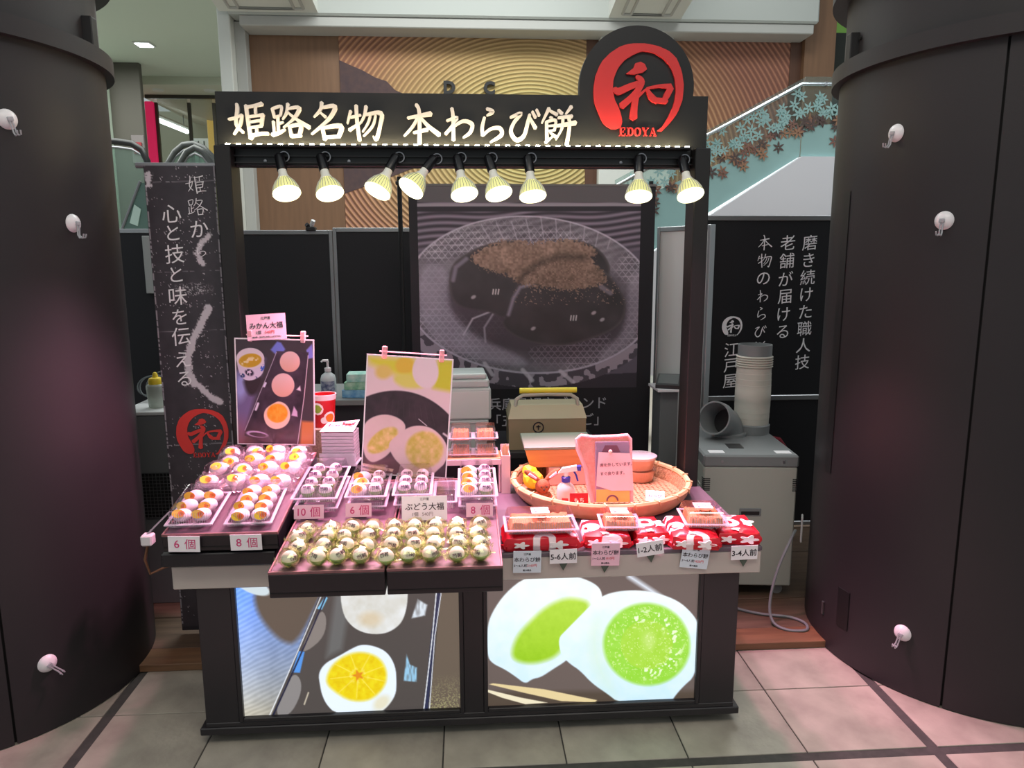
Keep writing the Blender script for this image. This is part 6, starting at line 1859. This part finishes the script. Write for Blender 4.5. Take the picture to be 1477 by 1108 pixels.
# left: grey cabinet with bottle
cb = thing('grey_cabinet', 'grey service cabinet with mesh grille between pillar and banner', 'cabinet', (-1.50, 1.20, 0.03))
B().box(-0.06, 0.20, -0.2, 0.25, 0.0, 0.895, 0.004).obj('cabinet_body', M('cabinet_grey', (112, 114, 116), 0.45), cb)
B().box(-0.065, 0.205, -0.205, 0.255, 0.895, 0.912, 0.003).obj('cabinet_top', M('cabinet_top_white', (206, 208, 208), 0.4), cb)
B().box(-0.05, 0.17, -0.206, -0.198, 0.42, 0.63).obj('grille_back', M('groove_dark'), cb)
g = B()
for k in range(14):
    g.box(-0.05 + k * 0.016, -0.048 + k * 0.016, -0.2085, -0.2055, 0.42, 0.63)
for k in range(14):
    g.box(-0.05, 0.17, -0.2085, -0.2055, 0.42 + k * 0.016, 0.422 + k * 0.016)
setp(g.obj('grille_mesh', M('grille_wire', (130, 132, 134), 0.4, 0.6), cb), kind='stuff')
sq = thing('squeeze_bottle', 'clear squeeze bottle with yellow cap on the grey cabinet', 'bottle', (-1.432, 1.10, 0.9425))
B().lathe([(0, 0), (0.032, 0), (0.036, 0.006), (0.040, 0.06), (0.042, 0.100), (0.036, 0.108), (0.028, 0.110), (0, 0.110)], seg=24).obj('bottle', clear('bottle_cloudy', (206, 212, 204), 0.5, 0.25), sq, True)
B().lathe([(0.031, 0.108), (0.031, 0.128), (0.026, 0.136), (0.013, 0.140), (0.010, 0.156), (0.006, 0.162), (0, 0.162)], seg=20).obj('yellow_cap', M('cap_yellow', (236, 206, 50), 0.4), sq, True)
cc = thing('coiled_cable', 'grey coiled cable heap behind the squeeze bottle', 'cable', (-1.51, 1.27, 0.9425))
for k in range(7):
    rr_ = random.Random(90 + k)
    c = Vector((rr_.uniform(-0.03, 0.05), rr_.uniform(-0.02, 0.05), 0.055 + rr_.uniform(-0.01, 0.03)))
    tl = rr_.uniform(-0.9, 0.9); r0 = rr_.uniform(0.04, 0.052)
    B().tube([(c.x + r0 * math.cos(a), c.y + r0 * math.sin(a) * 0.4 + 0.0, max(0.004, c.z + r0 * math.sin(a) * math.cos(tl) * 1.0)) for a in [q * math.pi / 10 for q in range(20)]], 0.0036, 6, closed=True).obj('cable_loop', M('cable_grey', (120, 128, 130), 0.5), cc, True)
pg = thing('plug_adapter', 'white plug adapter on a cord beside the left counter end', 'plug', (-1.165, 0.28, 0.0))
B().box(-0.018, 0.022, -0.02, 0.02, 0.600, 0.640, 0.005).obj('plug_body', cup_m, pg)
B().tube([(0, 0, 0.602), (-0.02, 0.01, 0.54), (-0.01, 0.02, 0.48), (0.04, 0.03, 0.50), (0.16, 0.05, 0.53)], 0.005, 6).obj('cord', M('cord_brown', (120, 84, 60), 0.6), pg, True)
B().tube([(0.0, 0.0, 0.638), (0.06, 0.06, 0.70), (0.19, 0.16, 0.665)], 0.004, 6).obj('upper_cord', M('cable_grey'), pg, True)

# right: spot cooler
ac = thing('spot_cooler', 'grey portable spot air cooler with white duct beside the right pillar', 'air cooler', (1.07, 0.905, 0.03), (0, 0, R(-6)))
gm = M('cooler_grey', (178, 180, 172), 0.45)
gd = M('cooler_dark_grey', (128, 132, 134), 0.45)
W_, D_ = 0.425, 0.58
B().box(0, W_, 0, D_, 0.055, 0.632, 0.006).obj('body', gm, ac)
B().box(-0.004, W_ + 0.004, -0.004, D_ + 0.004, 0.632, 0.690, 0.008).obj('top_cover', gd, ac)
B().box(0.170, 0.270, -0.003, 0.002, 0.398, 0.436, 0.002).obj('handle_plate', gd, ac)
B().box(0.178, 0.262, -0.005, -0.001, 0.404, 0.422, 0.002).obj('handle_slot', M('bracket_black'), ac)
B().lathe([(0, -0.002), (0.006, -0.002), (0.006, 0)], (0.222, 0, 0.335), 10, axis='y').obj('lock', M('bracket_black'), ac)
for k in range(7):
    B().box(-0.002, 0.030, -0.002, 0.03, 0.520 + k * 0.009, 0.524 + k * 0.009).obj('vent_slot', M('bracket_black'), ac)
    B().box(W_ - 0.02, W_ + 0.002, -0.002, 0.03, 0.520 + k * 0.009, 0.524 + k * 0.009).obj('vent_slot', M('bracket_black'), ac)
for k in range(20):
    B().box(-0.003, 0.001, 0.06, 0.40, 0.22 + k * 0.016, 0.228 + k * 0.016).obj('side_louvre', M('louvre_pale', (186, 188, 180), 0.5), ac)
for x_, y_ in ((0.05, 0.05), (0.375, 0.05), (0.05, 0.5), (0.375, 0.5)):
    cs = B().lathe([(0, -0.011), (0.026, -0.011), (0.026, 0.011), (0, 0.011)], (x_, y_, 0.026), 16, axis='y').obj('caster', M('caster_grey', (150, 150, 150), 0.4), ac, True)
    B().box(x_ - 0.014, x_ + 0.014, y_ - 0.016, y_ + 0.016, 0.038, 0.058, 0.002).obj('caster_fork', steel, cs)
B().box(0.14, 0.21, 0.12, 0.20, 0.690, 0.693).obj('control_window', M('window_dark', (56, 56, 56), 0.3), ac)
for x_ in (0.03, 0.335):
    B().box(x_, x_ + 0.07, 0.03, 0.08, 0.690, 0.6915).obj('sticker', card_w, ac)
for x_ in (0.08, 0.36):
    B().lathe([(0, -0.003), (0.006, -0.003), (0.006, 0)], (x_, -0.004, 0.66), 10, axis='y').obj('screw', steel, ac)
DX, DY = 0.335, 0.46
B().lathe([(0.090, 0.690), (0.092, 0.735), (0.084, 0.742), (0.0, 0.742)], (DX, DY, 0), 28).obj('duct_collar', gd, ac, True)
prf = [(0.084, 0.735)]
z = 0.742
for k in range(10):
    prf += [(0.0855 + 0.003 * math.sin(k * 0.35), z), (0.0855 + 0.003 * math.sin(k * 0.35), z + 0.028)]
    z += 0.029
for k in range(5):
    prf += [(0.084, z), (0.091, z + 0.004), (0.091, z + 0.007), (0.084, z + 0.011)]
    z += 0.012
B().lathe(prf, (DX, DY, 0), 32).obj('duct', M('duct_ivory', (206, 202, 192), 0.6), ac, True, angle=30)
B().lathe([(0.084, z - 0.004), (0.084, z + 0.055), (0.078, z + 0.055), (0.078, z), (0, z)], (DX, DY, 0), 32).obj('duct_end', gd, ac, True)
EX, EY = 0.205, 0.40
pts_, rad_ = [], []
for k in range(9):
    a = R(k * 58 / 8)
    pts_.append((EX - 0.15 * (1 - math.cos(a)), EY - 0.17 * (1 - math.cos(a)), 0.690 + 0.012 + 0.10 * math.sin(a)))
B().tube(pts_, 0.074, 24, cap=False).obj('elbow', gd, ac, True)
dv = (Vector(pts_[-1]) - Vector(pts_[-2])).normalized()
e0 = Vector(pts_[-1])
B().lathe([(0.074, -0.004), (0.084, 0.0), (0.085, 0.052), (0.077, 0.052), (0.070, 0.004), (0.066, -0.10)], seg=28).xf(Matrix.Translation(e0) @ dv.to_track_quat('Z', 'Y').to_matrix().to_4x4()).obj('elbow_mouth', gd, ac, True)
B().lathe([(0, -0.085), (0.067, -0.085)], seg=28).xf(Matrix.Translation(e0) @ dv.to_track_quat('Z', 'Y').to_matrix().to_4x4()).obj('elbow_inside', M('bracket_black'), ac)
B().lathe([(0.088, 0.690), (0.088, 0.704), (0.074, 0.708)], (EX, EY, 0), 28).obj('elbow_collar', gd, ac, True)
cdp = [(1.47, 0.80, 0.385), (1.40, 0.70, 0.37), (1.335, 0.66, 0.26), (1.30, 0.64, 0.12), (1.30, 0.60, 0.05), (1.34, 0.55, 0.036), (1.42, 0.54, 0.036), (1.445, 0.60, 0.036), (1.40, 0.66, 0.036), (1.28, 0.70, 0.036), (1.18, 0.78, 0.036), (1.14, 0.90, 0.05), (1.13, 0.95, 0.09)]
Q = []
V3 = [Vector(p) for p in cdp]
for i in range(len(V3) - 1):
    p0, p1, p2, p3 = V3[max(i - 1, 0)], V3[i], V3[i + 1], V3[min(i + 2, len(V3) - 1)]
    for k in range(6):
        t = k / 6
        Q.append(0.5 * ((2 * p1) + (p2 - p0) * t + (2 * p0 - 5 * p1 + 4 * p2 - p3) * t * t + (3 * p1 - p0 - 3 * p2 + p3) * t ** 3))
cord = B().tube(Q, 0.0065, 8).obj('power_cord', M('cable_grey'), None, True)
setp(cord, 'grey power cord looping over the floor from the right pillar', 'cord')
sk = B().box(-0.03, 0.03, -0.004, 0.004, -0.06, 0.06, 0.004).obj('wall_socket', M('cabinet_top_white'), None, loc=(1.492, 0.785, 0.40), rot=(0, 0, R(65)))
setp(sk, 'pale socket plate on the side of the right pillar', 'socket')
rh = thing('red_hose', 'red looped hose behind the air cooler', 'hose', (1.56, 1.50, 0.03))
B().tube([(0.03, 0, 0.62), (0.12, 0, 0.60), (0.20, 0.02, 0.50), (0.20, 0.02, 0.40), (0.10, 0, 0.30), (0.02, 0, 0.26), (0.02, 0.0, 0.02)], 0.016, 8).obj('hose', M('hose_red', (130, 20, 40), 0.4), rh, True)
ls = thing('side_shelf', 'small white shelf beside the right post', 'shelf', (1.06, 1.72, 0.0))
B().box(-0.03, 0.13, -0.12, 0.10, 0.885, 0.900, 0.002).obj('shelf_board', cup_m, ls)
B().box(0.0, 0.10, -0.06, 0.08, 0.03, 0.885, 0.002).obj('shelf_pedestal', M('cabinet_grey'), ls)
dv_ = thing('card_terminal', 'dark flat terminal lying on the white side shelf', 'terminal', (1.11, 1.70, 0.9005), (0, 0, R(-20)))
B().faces([(-0.06, -0.08, 0), (0.07, -0.08, 0), (0.07, 0.08, 0), (-0.06, 0.08, 0), (-0.06, -0.08, 0.02), (0.07, -0.08, 0.02), (0.07, 0.08, 0.06), (-0.06, 0.08, 0.06)], [(3, 2, 1, 0), (0, 1, 5, 4), (1, 2, 6, 5), (2, 3, 7, 6), (3, 0, 4, 7), (4, 5, 6, 7)]).obj('case', M('terminal_black', (34, 36, 40), 0.4), dv_)
B().faces([(-0.05, -0.06, 0.0262), (0.06, -0.06, 0.0262), (0.06, 0.07, 0.0587), (-0.05, 0.07, 0.0587)], [(0, 1, 2, 3)]).obj('screen', M('terminal_grey', (90, 96, 96), 0.3), dv_)
